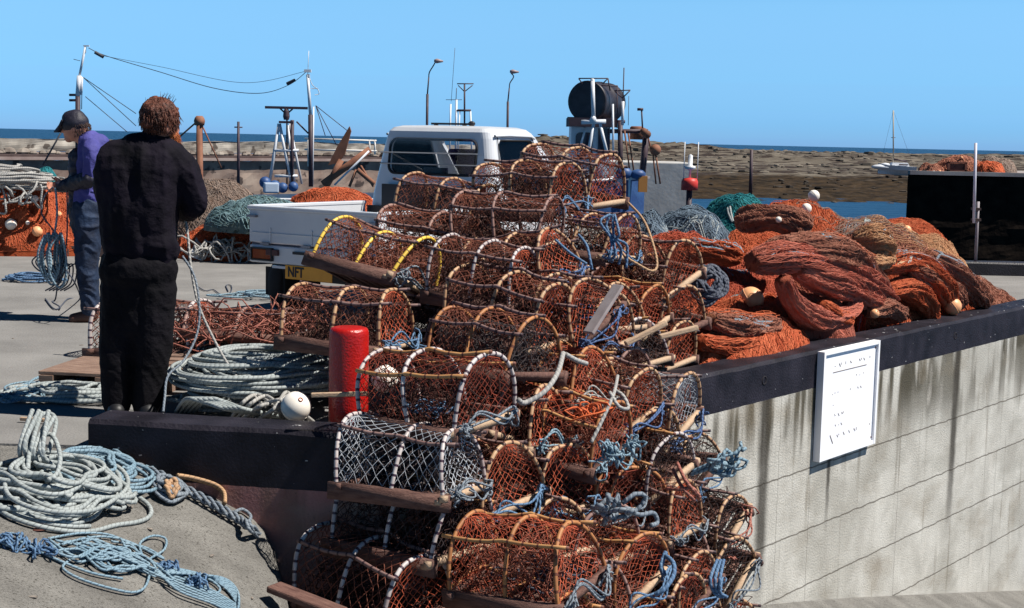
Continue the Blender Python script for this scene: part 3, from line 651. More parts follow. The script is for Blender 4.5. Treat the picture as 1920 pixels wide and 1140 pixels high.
# pale pile at the left foreground
c=PZ(118,885,.05)
rs=np.random.RandomState(2)
P=coilpaths((c.x,c.y,0),.30,.30,19,.16,4,hfun=sz,zr=.012,ripple=.16,loops=1.3)+coilpaths((c.x-.12,c.y-.22,0),.28,.12,7,.05,6,hfun=sz,zr=.012,ripple=.12,loops=1.2)
for q in range(7):
    o_=q*8.0; j=lambda s=9: rs.uniform(-s,s); P.append(pxpath([(62+o_*.7+j(),780+j(12),6.2+.03*j(1)),(38+o_*.9+j(),846+j(),6.05),(60+o_+j(),886+j(6)),(85+o_+j(),905+q*4),(98+o_*.6+j(5),920+j(4)),(40+o_,931-q*3),(-30,918-q*4)],sz,60,.03+.012*q))
P.append(pxpath([(52,880,5.95),(60,832,6.1),(95,815,6.15),(112,850,6.05),(108,885,5.95),(90,900,5.85)],None,50)); P.append(pxpath([(90,850,6.1),(105,790,6.3),(85,775,6.35),(60,800,6.2),(50,850,6.05)],None,50))
rope('rope_heap','pale twisted rope heaped on the concrete at the left in front of the dark wall','rope heap',P,.0102,'pale')
c=PZ(165,870,.02); P=coilpaths((c.x,c.y,0),.22,.30,14,.11,9,hfun=sz,zr=.012,ripple=.2,loops=1.3)+coilpaths((PZ(185,888,0).x,PZ(185,888,0).y,0),.13,.07,7,.03,10,hfun=sz,zr=.012,ripple=.06,loops=1.2)
rope('rope_heap','light blue rope heaped against the pale rope beside the wall end','rope heap',P,.0088,'sky')
# thin blue tangle in the foreground
rs=np.random.RandomState(12); P=[]
for i in range(15):
    x0=rs.uniform(75,170); y0=rs.uniform(1005,1040); x1=rs.uniform(230,330); y1=1030+(x1-200)*.33+rs.uniform(-18,22)
    m=[(x0+(x1-x0)*f,y0+(y1-y0)*f+rs.uniform(-22,26)) for f in (.3,.6)]
    P.append(pxpath([(x0,y0)]+m+[(x1,y1),(x1-50*rs.rand()-20,y1-25*rs.rand()-5),(x0+60,y0+rs.uniform(-10,20))],sz,60,.008+.002*i))
P.append(pxpath([(90,1010),(150,1000),(205,1003),(250,1025),(258,1048),(230,1052),(170,1040),(120,1035)],sz,60,.012))
P.append(pxpath([(270,1050),(262,1020),(285,1005),(310,1010),(308,1030),(285,1045),(260,1062)],sz,50,.014))
P.append(pxpath([(130,1050),(118,1065),(150,1085),(215,1105),(255,1110),(275,1095),(280,1060),(262,1035)],sz,60,.012))
P.append(pxpath([(230,1060),(300,1075),(350,1095),(400,1112),(412,1103),(390,1085),(340,1068),(300,1068)],sz,60,.012))
for i in range(7): P.append(pxpath([(285+4*i,1068+3*i),(340,1080+5*i),(400,1108+4*i),(440,1132+3*i),(447,1138-4*i),(425,1105-3*i),(380,1078),(310,1062+2*i)],sz,60,.010+.003*i))
P.append(pxpath([(65,1028),(40,1010),(22,1000),(10,1006),(2,1002)],sz,30,.014)); P.append(pxpath([(65,1028),(35,1015),(15,1022),(-5,1010)],sz,30,.02)); P.append(pxpath([(66,1030),(120,1055),(175,1075),(230,1085)],sz,30,.01))
rope('rope','thin blue rope in a loose tangle across the foreground concrete','rope',P,.0055,'sky')
for (x,y,s,l) in ((68,1030,.03,'knot at the left end of the thin foreground rope'),(25,1020,.03,'frayed rope end at the left picture edge in the foreground'),(315,1062,.03,'knot in the middle right of the thin foreground rope'),(360,1092,.025,'small frayed knot near the right end of the foreground rope')):
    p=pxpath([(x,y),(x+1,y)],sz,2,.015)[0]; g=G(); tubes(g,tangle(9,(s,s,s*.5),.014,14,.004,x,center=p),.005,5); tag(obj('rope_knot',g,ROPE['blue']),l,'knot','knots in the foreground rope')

# braided warp lying along the foot of the dark wall, and the tan piece on it
P=[]
for s in range(3):
    base=pxpath([(235,868),(300,890),(345,915),(400,945),(450,975),(480,998),(540,1060)],sz,90,.03); q=np.linspace(0,1,90)*42+s*2.1
    base[:,2]+=.016*np.sin(q); base[:,1]+=.02*np.cos(q); P.append(base)
P+=coilpaths((*PZ(318,882,-.02).xy,0),.07,.10,7,.09,21,hfun=sz,zr=.015); P.append(pxpath([(440,960),(455,955),(470,968),(462,985)],sz,20,.02))
rope('rope','grey blue braided warp lying along the foot of the dark wall','rope',P,.0085,'grey')
P=[pxpath([(330,893),(360,898),(400,910),(418,925),(420,945)],sz,40,.05+.01*i)+np.array([0,.012*i,0]) for i in range(3)]+coilpaths((*PZ(322,878,0).xy,0),.03,.05,4,.05,22,hfun=sz,zr=.05)
rope('rope','short tan rope end lying on the braided warp by the dark wall','rope',P,.0095,'tan')
P=[pxpath([(180,862),(230,866),(270,880),(255,872),(225,874),(200,868)],sz,40,.012)]
rope('rope','dull tan rope end between the blue heap and the braided warp','rope',P,.008,'tan')
# behind the kerb
c=PZ(150,735,.03); P=coilpaths((c.x,c.y,0),.40,.26,9,.06,31,zr=.014,ripple=.14,loops=1.2)
rope('rope_coil','pale rope loops on the ground left of the legs of the man in black','rope coil',P,.0115,'pale',group=None)
c=PZ(78,738,.0); P=coilpaths((c.x,c.y,0),.16,.35,10,.05,33,zr=.01,ripple=.3,loops=.8)
rope('rope','thin light blue rope scraps left of the pale loops behind the wall end','rope',P,.006,'sky')
c=PZ(492,715,.16); P=coilpaths((c.x,c.y,.14),.46,.46,46,.22,35,zr=.012,ripple=.07,loops=1.35,rot=-8)
rope('rope_coil','big neat coil of pale grey rope on the pallet left of the red bollard','rope coil',P,.0105,'pale')
c=PZ(395,765,.02); P=coilpaths((c.x,c.y,.02),.22,.13,9,.10,37,zr=.014,ripple=.2,loops=1.1)
for i in range(5): P.append(spline([PZ(330+8*i,772,.02),PD(350+10*i,748,7.2),PD(385+10*i,755,7.15),PD(430+8*i,768,7.1),PZ(520+6*i,783,.03)],50))
rope('rope','thick pale rope knotted along the kerb right of the man in black','rope',P,.0115,'pale')
P=[]
for i in range(8):
    x=470+i*9; j=lambda s=7: rs.uniform(-s,s); P.append(spline([PZ(x-40,790,.02),PD(x-8+j(),762+j(),7.15+.02*j()),PD(x+18+j(),745+j(12),7.2+.02*j()),PD(x+40+j(),756+j(),7.15),PD(x+54-3*i,777+j(),7.1),PZ(x+60,795,.02)],50))
rope('rope','loops of pale rope standing up beside the white float','rope',P,.0105,'white')
# rope running from the hands of the man in black to the coil
P=[spline([PD(346,402,7.80),PD(352,440,7.75),PD(358,500,7.7),PD(372,570,7.65),PD(398,630,7.6),PD(432,690,7.5),PD(470,735,7.35),PD(500,765,7.2)],70)]
rope('rope','pale rope hanging from the hands of the man in black','rope',P,.0075,'white')
P=[spline([PD(342,480,7.62),PD(365,520,7.6),PD(374,580,7.55),PD(368,630,7.5),PD(345,675,7.4),PD(315,705,7.3),PD(309,745,7.2),PD(306,772,7.1)],70)]
rope('rope','second thinner rope curving from the man in black down to his right foot','rope',P,.0065,'grey')
# hung from the other man's hands
P=[];rs=np.random.RandomState(9)
for i in range(13):
    x=100+rs.uniform(-14,14); w_=rs.uniform(5,24); b=rs.uniform(505,540); D=11.3+rs.uniform(-.1,.1)
    P.append(spline([PD(x-2,440,D),PD(x-w_,470,D-.03),PD(x-w_*.9,b-25,D),PD(x,b,D+.02),PD(x+w_*.6,b-22,D),PD(x+w_*.5,470,D+.03),PD(x+2,436,D)],44))
P.append(spline([PD(104,352,11.3),PD(107,400,11.3),PD(102,440,11.3)],20))
rope('rope_hank','hank of light blue rope hanging from the hands of the man in the cap','rope hank',P,.0085,'sky')
P=[spline([PD(100,350,11.3),PD(82,370,11.3),PD(78,400,11.3),PD(95,425,11.3),PD(104,440,11.3)],24),spline([PD(125,352,11.3),PD(126,400,11.3),PD(124,460,11.3),PD(110,520,11.3),PD(104,560,11.3),PD(98,566,11.2),PD(112,575,11.1),PD(110,582,11.1)],50)]
for i in range(6): 
    x=85+i*7; P.append(spline([PD(x,470,11.35),PD(x-25,490,11.35),PD(x-5,510,11.35),PD(x+22,495,11.3),PD(x+20,530,11.3),PD(x,545,11.3)],40))
P.append(spline([PD(120,500,11.3),PD(140,530,11.2),PZ(150,560,.01),PZ(128,560,.01),PZ(105,580,.01),PZ(85,560,.01)],40))
rope('rope','thin dark line trailing from the hands of the man in the cap to the ground','rope',P,.006,'dark')
c=PZ(62,524,.02); P=coilpaths((c.x,c.y,0),.33,.22,9,.08,41,zr=.012,ripple=.2,loops=1.0)
rope('rope','blue rope lying on the quay below the hanging hank','rope',P,.009,'blue')
P=[pxpath([(372,538),(385,545),(400,543),(415,552),(432,548),(434,536),(424,535),(428,546)],None,50,.01),pxpath([(437,556),(480,552),(520,556),(555,545)],None,40,.01)]
rope('rope','thin black line on the sunlit concrete left of the truck','rope',P,.005,'dark')
P=[PZ(430+rs.uniform(0,130),552+rs.uniform(-8,12),.02) for _ in range(1)]
c=PZ(500,556,.02); rope('rope','frayed light blue rope bundle on the quay behind the crushed creel','rope',coilpaths((c.x,c.y,0),.35,.25,9,.07,43,zr=.01,ripple=.35,loops=.7),.007,'sky')
# loose ropes lying over the pile
rope('rope','white rope hanging in a loop at the centre of the creel pile','rope',[spline([PD(1158,705,6.85),PD(1150,740,6.6),PD(1128,790,6.5),PD(1108,830,6.45)],30),spline([PD(1143,735,6.6),PD(1160,762,6.55),PD(1178,765,6.6),PD(1168,742,6.65),PD(1150,730,6.7)],30)],.009,'white')
rope('rope','grey white rope draped from the open tan hoop to the leaning creel','rope',[spline([PD(1056,662,6.7),PD(1045,700,6.55),PD(1020,735,6.45),PD(985,755,6.4),PD(972,750,6.35)],40),spline([PD(1060,664,6.7),PD(1080,675,6.75),PD(1100,682,6.8)],20)],.0125,'white')
rope('rope','grey rope looping over the upper right creels','rope',[spline([PD(1178,380,8.6),PD(1205,410,8.3),PD(1222,450,8.1),PD(1232,495,8.0),PD(1222,508,7.95),PD(1195,495,7.95),PD(1170,478,8.0),PD(1155,450,8.2)],60)],.0075,'tan')
rope('rope','blue rope bundle hanging down the front of the creel under the top pair','rope',[spline([PD(1147+dx*.4,402,7.9),PD(1140+dx*1.6,425+dx,7.9-abs(dx)*.006),PD(1150+dx*.5,448,7.85),PD(1156+dx*1.5,474-dx,7.85+dx*.005),PD(1148+dx*2,490+dx,7.9)],30) for dx in (-9,-2,6,13)]+[spline([PD(1085,440,7.9),PD(1100,460,7.75),PD(1107,490,7.7),PD(1110,505,7.7)],24),spline([PD(1042,450,7.75),PD(1070,475,7.65),PD(1100,495,7.6)],24)],.0075,'blue')
rope('rope','bright blue knotted rope against the wall at the right edge of the pile','rope',[spline([PD(1295,890,6.85),PD(1330,878,6.8),PD(1362,868,6.85),PD(1378,880,6.9),PD(1372,892,6.9),PD(1355,888,6.85)],40)]+[tangle(6,(.05,.05,.05),.025,16,.01,3,center=PD(1358,872,6.8))[i] for i in range(6)]+[spline([PD(1298,884,6.82),PD(1330,870,6.8),PD(1356,862,6.8)],24)],.009,'sky')
rope('rope','blue rope loop hanging by the pale foot plank low in the pile','rope',[spline([PD(1245,1040,6.1),PD(1262,1055,6.0),PD(1262,1080,5.95),PD(1245,1105,5.9),PD(1228,1115,5.9)],30),spline([PD(1248,1035,6.1),PD(1240,1060,6.05),PD(1246,1078,6.0)],20)],.0105,'blue')
rope('rope','grey blue rope hanging in strands near the bottom right of the pile','rope',[spline([PD(1345+d,1050,6.5),PD(1332+d*1.5,1085,6.4),PD(1338+d,1110,6.4),PD(1352+d,1120,6.4)],30) for d in (0,6,12)],.0085,'blue')
rope('rope','dull red rope wound across the lower right creels','rope',[spline([PD(1270,868,6.5),PD(1285,900,6.4),PD(1305,925,6.4),PD(1312,932,6.4),PD(1298,915,6.4),PD(1275,918,6.4),PD(1250,916,6.45)],40),spline([PD(1262,880,6.5),PD(1280,915,6.4),PD(1303,938,6.4)],30)],.0085,'red')
rope('rope','grey rope knotted along the creel feet above the big orange creel','rope',[spline([PD(1135,962,6.0),PD(1165,955,5.95),PD(1200,965,6.0),PD(1225,962,6.05),PD(1232,980,6.05),PD(1220,985,6.0)],40)]+[tangle(5,(.05,.04,.03),.02,16,.01,5,center=PD(1150,958,6.0))[i] for i in range(5)],.0105,'grey')
rope('rope','light blue frayed rope tuft in the centre right of the pile','rope',[tangle(14,(.06,.035,.03),.014,12,.01,7,center=PD(1148,848,6.25))[i] for i in range(14)]+[tangle(8,(.03,.03,.03),.014,12,.01,8,center=PD(1182,832,6.3))[i] for i in range(8)],.005,'sky')
rope('rope','orange twine knot on the creel foot at the centre of the pile','twine',[tangle(8,(.04,.03,.02),.02,12,.01,18,center=PD(1098,770,6.55))[i] for i in range(8)],.004,'red').data.materials[0]=NM['orange']
# driftwood-like loose planks
def plank(label,a,b,w_,t_,m=WOODL,group=None):
    a=Vector(a);b=Vector(b); d=(b-a); L=d.length; g=G(); n=8
    for i in range(1): box(g,(L/2,0,0),(L,w_,t_))
    o=obj('plank',g,m,smooth=False); x=d.normalized(); y=Vector((0,0,1)).cross(x).normalized(); z=x.cross(y)
    o.matrix_world=Matrix((( x.x,y.x,z.x,a.x),(x.y,y.y,z.y,a.y),(x.z,y.z,z.z,a.z),(0,0,0,1))); bevel(o,min(w_,t_)*.25); return tag(o,label,'plank',group)
rope('rope','rusty twine tangled over the crushed creel left of the bollard','twine',[q_ for q_ in tangle(40,(.42,.3,.12),.07,16,.01,91,center=PD(480,618,9.1))],.0045,'red')
plank('bare grey board leaning out of the upright creel',PD(1103,625,7.25),PD(1160,535,7.4),.07,.02,mat('grey_board',(.33,.29,.29),(.24,.2,.2),12.,.8))
plank('pale round cane rail lying across the front of the red bollard',PD(583,741,6.55),PD(690,738,6.55),.022,.022)
plank('pale stick crossed with another on the middle right creels',PD(1172,645,7.6),PD(1250,605,7.7),.03,.03)
plank('pale stick bound to the creel foot beside the orange nets',PD(1236,632,7.8),PD(1308,614,7.9),.03,.03)
plank('reddish base board sticking out at the bottom left of the pile',PD(512,1100,5.9),PD(640,1150,5.7),.09,.03,WOOD)
plank('short twig of pale wood by the rope heap at the wall end',PZ(38,785,.02),PZ(85,788,.02),.02,.02,WOODL)
# pallets under the ropes
def pallet(label,c,rz,L=1.1,Wd=.9):
    t=thing('pallet',label,'pallet',c,rad(rz),'old timber pallets'); 
    for i in range(6):
        g=G(); box(g,(0,-Wd/2+.06+i*(Wd-.12)/5,.125),(L,.105,.02)); bevel(obj('board',g,PAL,t,smooth=False),.003)
    for i in range(3):
        g=G(); box(g,(-L/2+.05+i*(L-.1)/2,0,.057),(.09,Wd,.112)); bevel(obj('bearer',g,PAL,t,smooth=False),.003)
PAL=mat('pallet_wood',(.13,.075,.055),(.27,.18,.135),9.,.85,.3,50.,stretch=(1,6,6))
c=PZ(215,706,.06); pallet('timber pallet behind the feet of the man in black',(c.x+.02,c.y+.12,-.03),-8,.80,.62)
c=PZ(420,722,.06); pallet('timber pallet under the big grey rope coil',(c.x+.15,c.y+.2,.0),-4,1.3)
# ================================================================ BOLLARD, FLOATS, SIGN, POLE
bp=PZ(655,800,.0); bp=PD(653,800,7.0); bp.z=0
b=thing('bollard','glossy red mooring bollard behind the kerb','bollard',(bp.x,bp.y,0))
g=G(); R=.099; H=.585
lathe(g,[(R,0),(R,.2),(R*.995,H-.035),(R*.97,H-.015),(R*.90,H-.003),(R*.75,H+.002),(.02,H+.005)],40); obj('post',g,RED,b)
g=G(); lathe(g,[(R+.035,0),(R+.035,.012),(R+.004,.016),(R+.003,.03)],32); obj('base_flange',g,mat('rusty_flange',(.12,.02,.015),(.2,.05,.03),9.,.7),b)
FO=mat('orange_float',(.85,.42,.20),(.62,.30,.15),6.,.45); FW=mat('white_float',(.82,.78,.72),(.70,.62,.52),6.,.4)
def flt(px,py,D,rpx,m,label,hole=True,group='floats on the nets'):
    if D is None:
        d_=ray(px,py).normalized(); h_,n_,i_,ds_=BV.ray_cast(Vector((0,0,CAMZ)),d_)
        if h_ is None: h_=PD(px,py,11.5)
        D=h_.y-.3*rpx*h_.y/F
    p=PD(px,py,D); r=rpx*D/F; rt=thing('float',label,'fishing float',p,group=group); g=G()
    sphere(g,(0,0,0),(r,r,r*.97),24,16); tubes(g,np.stack([r*1.003*np.cos(np.linspace(0,6.283,30)),r*1.003*np.sin(np.linspace(0,6.283,30)),0*np.linspace(0,1,30)],-1),r*.03,4)
    o=obj('ball',g,m,rt); rt.rotation_euler=(rad(50),rad(20),rad(int(px)%90))
    g=G(); lathe(g,[(r*.16,r*.93),(r*.16,r*1.0),(r*.09,r*1.0),(r*.08,r*.9)],14); obj('eye',g,mat('float_eye',(.25,.06,.03),rough=.7),rt); return rt
flt(555,762,6.95,29,FW,'white float bound with rope beside the red bollard')
flt(722,710,7.25,27,FW,'whitish float inside the creel just right of the red bollard')
# a net heap is built lower down; floats that lie on it
# notice board on wall B
t0=tB(1528,-.2); t1=tB(1633,-.2); bw_=t1-t0; p=PD(1528,660,1); 
def zB(px,py):
    t=tB(px,0); q=CN+dB*t; r=ray(px,py); s=math.hypot(q.x,q.y)/math.hypot(r.x,r.y); return CAMZ+r.z*s
zt=zB(1530,659); zb=zB(1534,864); print('sign',t0,t1,zt,zb)
sgn=thing('notice_board','white bleached notice board with faded lettering on the grey wall','notice board',CN+dB*((t0+t1)/2)); sgn.matrix_world=frame(CN+dB*((t0+t1)/2)+Vector((dB.y,-dB.x,0))*.028,dB)
BO=mat('board_white',(.86,.86,.88),(.80,.80,.84),3.,.5); hw=bw_/2; hz=(zt-zb)/2; zc=(zt+zb)/2
g=G(); box(g,(0,.006,zc),(bw_-.03,.03,2*hz-.03)); obj('panel',g,BO,sgn,smooth=False)
for sx in (-1,1):
    for sz_ in (-1,1): g=G(); lathe(g,[(.007,-.001),(.007,.003),(.004,.005)],10,c=(sx*(hw-.04),-.009,zc+sz_*(hz-.05)),R=RX(90)); obj('screw',g,mat('screw_rust',(.12,.05,.03),rough=.7),sgn)
g=G()
for s in (-1,1): box(g,(s*(hw-.0125),-.002,zc),(.025,.052,2*hz))
for s in (-1,1): box(g,(0,-.0015,zc+s*(hz-.0125)),(bw_-.05,.05,.025))
obj('frame',g,BO,sgn,smooth=False)
g=G(); INK=mat('faded_ink',(.16,.12,.10),rough=.8)
def seg(u0,v0,u1,v1,w_=.004):  # board coordinates 0..1 from the top left
    x0,x1=-hw+u0*bw_,-hw+u1*bw_; z0,z1=zc+hz-v0*2*hz,zc+hz-v1*2*hz; L=math.hypot(x1-x0,z1-z0)
    a=math.degrees(math.atan2(z1-z0,x1-x0)); box(g,((x0+x1)/2,-.0105,(z0+z1)/2),(L,.002,w_),RY(-a))
seg(.20,.212,.80,.212,.004)
rs=np.random.RandomState(4)
def word(u,v,n,hh,dens):   # worn remains of capitals: broken strokes
    for i in range(n):
        x=u+i*hh*1.15
        for k in range(4):
            if rs.rand()<dens:
                q=rs.randint(4); a,b=[((0,0),(0,.5)),((0,.1),(.45,1)),((.5,0),(.5,.6)),((.1,.5),(.4,.5))][q]
                s=.5+.4*rs.rand(); seg(x+a[0]*hh,v+a[1]*hh*.62,x+(a[0]+(b[0]-a[0])*s)*hh,v+(a[1]+(b[1]-a[1])*s)*hh*.62,.0035)
word(.14,.135,4,.07,.35); word(.50,.135,5,.07,.38)
word(.24,.30,2,.05,.15); word(.52,.28,6,.045,.30); word(.50,.40,5,.045,.20); word(.2,.40,3,.045,.12)
word(.22,.50,3,.05,.35); word(.26,.60,3,.055,.35); word(.28,.70,4,.045,.25)
seg(.20,.79,.255,.875,.006); word(.32,.80,1,.07,.5); word(.43,.79,6,.085,.38)
obj('lettering',g,INK,sgn,smooth=False)
# white pole on the far kerb
p=PD(1829,487,17.45); pl=thing('marker_pole','tall white pole clamped to a dark stake on the far right kerb','pole',(p.x,p.y,p.z))
top=PD(1829.5,268,17.4); low=PD(1826,418,17.4); g=G(); rod(g,low-Vector((p.x,p.y,p.z)),top-Vector((p.x,p.y,p.z)),.018,10); obj('pole',g,mat('pole_white',(.62,.60,.68),(.45,.44,.5),5.,.5),pl)
s1=PD(1834,378,17.5)-p; g=G(); rod(g,(.02,.05,-.1),(s1.x,.05,s1.z),.02,10); obj('stake',g,mat('stake_grey',(.20,.17,.19),(.3,.27,.28),5.,.6),pl)
for yy in (392,412):
    q=PD(1831,yy,17.45)-p; g=G(); box(g,(q.x,.02,q.z),(.09,.12,.03)); obj('clamp',g,DK,pl,smooth=False)
# small litter on the quay
g=G(); rs=np.random.RandomState(6)
for i in range(120):
    p=PZ(rs.uniform(0,500),rs.uniform(480,1130),0); z=float(sz(p.x,p.y)); r=rs.uniform(.003,.010); sphere(g,(p.x,p.y,z+r*.3),(r*rs.uniform(1,3),r,r*.5),6,4,R=RZ(rs.uniform(0,180)))
o=obj('grit',g,mat('grit',(.10,.08,.07),(.3,.26,.22),20.,.9),smooth=False); o['kind']='stuff'; o['label']='small grit and crumbs scattered on the concrete'
g=G(); p=PZ(72,955,-.01); sphere(g,(p.x,p.y,float(sz(p.x,p.y))),(.035,.035,.004),10,5); tag(obj('rust_scrap',g,mat('rust_scrap',(.10,.035,.025),rough=.9)),'flat dark rusty scrap on the concrete below the pale rope heap','scrap')
# ================================================================ NETS
from mathutils.bvhtree import BVHTree
HV=[];HF=[];HN=[0]
NETM={}
def netmat(n,c1,c2,c3=None,sc=7.):
    if n not in NETM: NETM[n]=(mat(n,c1,c2,sc,.85,1.,150.,spec=.1,c3=c3,s3=13.,th3=.60),mat(n+'_strand',tuple(min(1,v*k_) for v,k_ in zip(c1,(1.5,1.7,1.9))),tuple(min(1,v*k_) for v,k_ in zip(c2,(1.35,1.6,1.9))),11.,.8,spec=.15))
    return NETM[n]
NC={'orange':netmat('orange_net',(.27,.045,.016),(.38,.085,.032),(.11,.022,.012)),'red':netmat('red_net',(.22,.033,.017),(.32,.065,.03),(.09,.02,.013)),
    'salmon':netmat('salmon_net',(.27,.060,.034),(.36,.105,.062),(.17,.035,.022)),'rust':netmat('rust_net',(.17,.052,.03),(.27,.105,.06),(.06,.026,.02)),
    'grey':netmat('grey_net',(.055,.068,.080),(.13,.145,.155),(.03,.035,.045)),'green':netmat('green_net',(.010,.085,.085),(.028,.15,.145),(.01,.05,.055)),
    'sage':netmat('sage_net',(.075,.12,.115),(.16,.20,.185),(.04,.06,.055)),'brown':netmat('brown_net',(.13,.078,.055),(.21,.14,.10),(.065,.04,.03)),'tan':netmat('tan_net',(.27,.11,.05),(.38,.19,.09),(.15,.06,.03))}
HG='nets heaped on the quay behind the grey wall'
def netheap(label,c,rx,ry,h,rot,col,seed,fold=.06,ff=3.2,twist=0.,nst=900,slen=.30,sr=.0028,res=120,lumps=.14,mesh_n=0,group=None,name='fishing_net',flat=1.6,wild=.35):
    nst=int(nst*1.5); mesh_n=mesh_n or (36 if group==HG else 0)
    """a heap of netting: a folded skin with a fringe of strands that follows the folds"""
    r=np.random.RandomState(seed); cr,sr_=math.cos(rad(rot)),math.sin(rad(rot))
    def surf(a,b):  # disc coords -1..1
        rr=np.sqrt(a*a+b*b); x=a*rx*(1+.10*fbm(a*1.5+seed,b*1.5,0,2)); y=b*ry*(1+.10*fbm(a*1.5,b*1.5+seed,5,2))
        dome=np.clip(1-rr**2,0,1)**(1/flat)
        wx=fbm(x*1.6+seed,y*1.6,1.,2)*.35
        ph=(y+wx*.5+twist*x*x)*ff/max(ry,.3)*2.2+seed
        z=h*dome+lumps*fbm(x*2.4+seed,y*2.4,2.,3)*np.clip(dome*2,0,1)
        fo=1-np.abs(np.sin(ph+2.5*fbm(x*2.2,y*2.2,seed,2))); z=z+fold*(fo**.8-.5)*np.clip(dome*2.5,0,1)+fold*.35*fbm(x*9+seed,y*22,1,3)*np.clip(dome*2,0,1)
        out=fold*.5*fo
        x=x*(1+out*.5); y=y*(1+out*.5); z=np.where(rr>=.999,0,z)
        return np.stack([c[0]+x*cr-y*sr_,c[1]+x*sr_+y*cr,c[2]+np.maximum(z,-.02)],-1)
    nr=res//2; q=np.linspace(0,1,nr)**.8; th=np.linspace(0,2*math.pi,res+1)
    A=q[:,None]*np.cos(th); B=q[:,None]*np.sin(th); P=surf(A,B); g=G(); grid(g,P[...,0],P[...,1],P[...,2])
    t=thing(name,label,'fishing net',c,group=group); Mi=Matrix.Translation((-c[0],-c[1],-c[2]))
    g.v=[v-np.array(c) for v in g.v]; obj('folded_mass',g,NC[col][0],t)
    vv=P.reshape(-1,3); HV.append(vv); ii=np.arange(len(vv)).reshape(P.shape[:2]); HF.append(np.stack([ii[:-1,:-1],ii[1:,:-1],ii[1:,1:],ii[:-1,1:]],-1).reshape(-1,4)+HN[0]); HN[0]+=len(vv)
    # strands
    a0=np.sqrt(r.rand(nst))*.97; t0=r.rand(nst)*2*math.pi; a=a0*np.cos(t0); b=a0*np.sin(t0); N=9; PP=[]
    ang=r.randn(nst)*wild; off=.002+.010*r.rand(nst)**2
    for i in range(N):
        p=surf(a,b); k=np.sin(math.pi*i/(N-1)); p[:,2]+=off*(.4+k*1.6); PP.append(p)
        fl=fbm(a*3+seed,b*3,4,2)*.9+ang; a=a+np.cos(fl)*slen/rx/N; b=b+np.sin(fl)*slen/ry/N; ang=ang+r.randn(nst)*wild*.6
        rr=np.sqrt(a*a+b*b); s=np.where(rr>.99,.99/rr,1); a=a*s; b=b*s
    g=G(); tubes(g,np.stack(PP,1)-np.array(c),sr,3); obj('loose_strands',g,NC[col][1],t)
    if mesh_n:   # open diamond mesh stretched over the heap
        K=mesh_n; k=np.arange(K+1); Ps=[]
        for j in range(0,K+1,2):
            for d in (1,-1):
                jj=j+d*(k%2)
                if jj.min()<0 or jj.max()>K: continue
                u=(k/K*2-1); v=(jj/K*2-1); a=u*np.sqrt(1-v*v/2); b=v*np.sqrt(1-u*u/2); p=surf(a*.97,b*.97); p[:,2]+=.012; Ps.append(p)
        g=G(); tubes(g,np.array(Ps)-np.array(c),sr*1.25,3); obj('mesh_sheet',g,NC[col][1],t)
    return t,surf
HG='nets heaped on the quay behind the grey wall'
def ground(px,py): p=PZ(px,py,0.); return p
def NH(label,px,py,D,wpx,dep,h,rot,col,seed,z=0.,**k):
    """px,py: middle of the foot of the heap as seen; wpx: width in photo pixels"""
    p=PD(px,py,D); zz=max(0,p.z-.05) if z is None else z
    return netheap(label,(p.x,D,zz),wpx/2*D/F,dep/2,h,rot,col,seed,group=k.pop('group',HG),**k)
ANG=math.degrees(math.atan2(dB.y,dB.x))
def pxof(p): q=CM.inverted()@Vector(p); return 960+F*q.x/-q.z, 570-F*q.y/-q.z
def NW(label,px,inw,ln,dep,top,rot,col,seed,**k):
    """heap set back inw metres from the wall face, its middle seen in photo column px, its crest at row top"""
    lo,hi=-2.,14.
    for _ in range(40):
        m_=(lo+hi)/2; c=CN+dB*m_+nB*(inw+dep/2)
        if pxof(c)[0]<px: lo=m_
        else: hi=m_
    h=max(.15,PD(px,top,c.y).z)
    return netheap(label,(c.x,c.y,0.),ln/2,dep/2,h/1.05,ANG+rot,col,seed,group=HG,**k)
def wallD(px):
    r=ray(px,600); n=r.cross(ray(px,500)); o=Vector((0,0,CAMZ)); t=-(n.dot(Vector((CN.x,CN.y,.1))-o))/n.dot(Vector((dB.x,dB.y,0))); return (CN+dB*t).y
NW('low red net spilling up to the kerb at the front of the heap',1400,.10,1.7,.55,600,0,'orange',1,mesh_n=24,nst=1700,wild=.9,fold=.05)
NW('orange net with the big float resting on it',1385,.35,1.5,1.0,560,0,'orange',2,nst=1900,wild=.9)
NW('rusty orange net in the middle left of the heap',1345,.9,1.9,1.2,500,-10,'red',3,nst=1900,wild=1.0)
NW('orange net pile below the grey net at the back left',1400,1.5,2.2,1.5,440,-20,'orange',4,nst=1800,wild=.9)
NW('red net heap behind the creels, left end of the pile',1270,1.5,1.9,1.4,430,-30,'red',14,nst=1500,wild=.9)
NW('orange brown net rising under the two pink white floats',1490,2.0,2.3,1.5,385,-20,'orange',5,nst=1800,wild=.9)
NW('rust coloured net under the thick salmon folds',1555,.50,1.75,.95,492,-14,'salmon',6,fold=.13,ff=4.2,nst=2600,slen=.55,wild=.12,res=220,lumps=.12)
NW('salmon net lying under the twisted folds',1500,.22,.85,.6,545,-55,'salmon',16,fold=.10,ff=3,nst=1500,slen=.4,wild=.2,res=160)
NW('bright orange net lying at the foot of the salmon bundle',1655,.22,1.5,.75,560,8,'orange',7,nst=1700,fold=.09,wild=.5)
NW('brown netting draped over the peak of the heap',1620,1.5,2.0,1.3,402,-20,'rust',8,nst=2000,wild=.7,mesh_n=30)
NW('smooth orange net mound right of the peak',1690,1.9,1.6,1.2,408,-20,'orange',9,nst=1600,wild=.5,lumps=.08)
NW('golden tan net at the upper right shoulder of the heap',1725,1.3,1.3,1.0,448,-15,'tan',10,nst=1400,wild=.8)
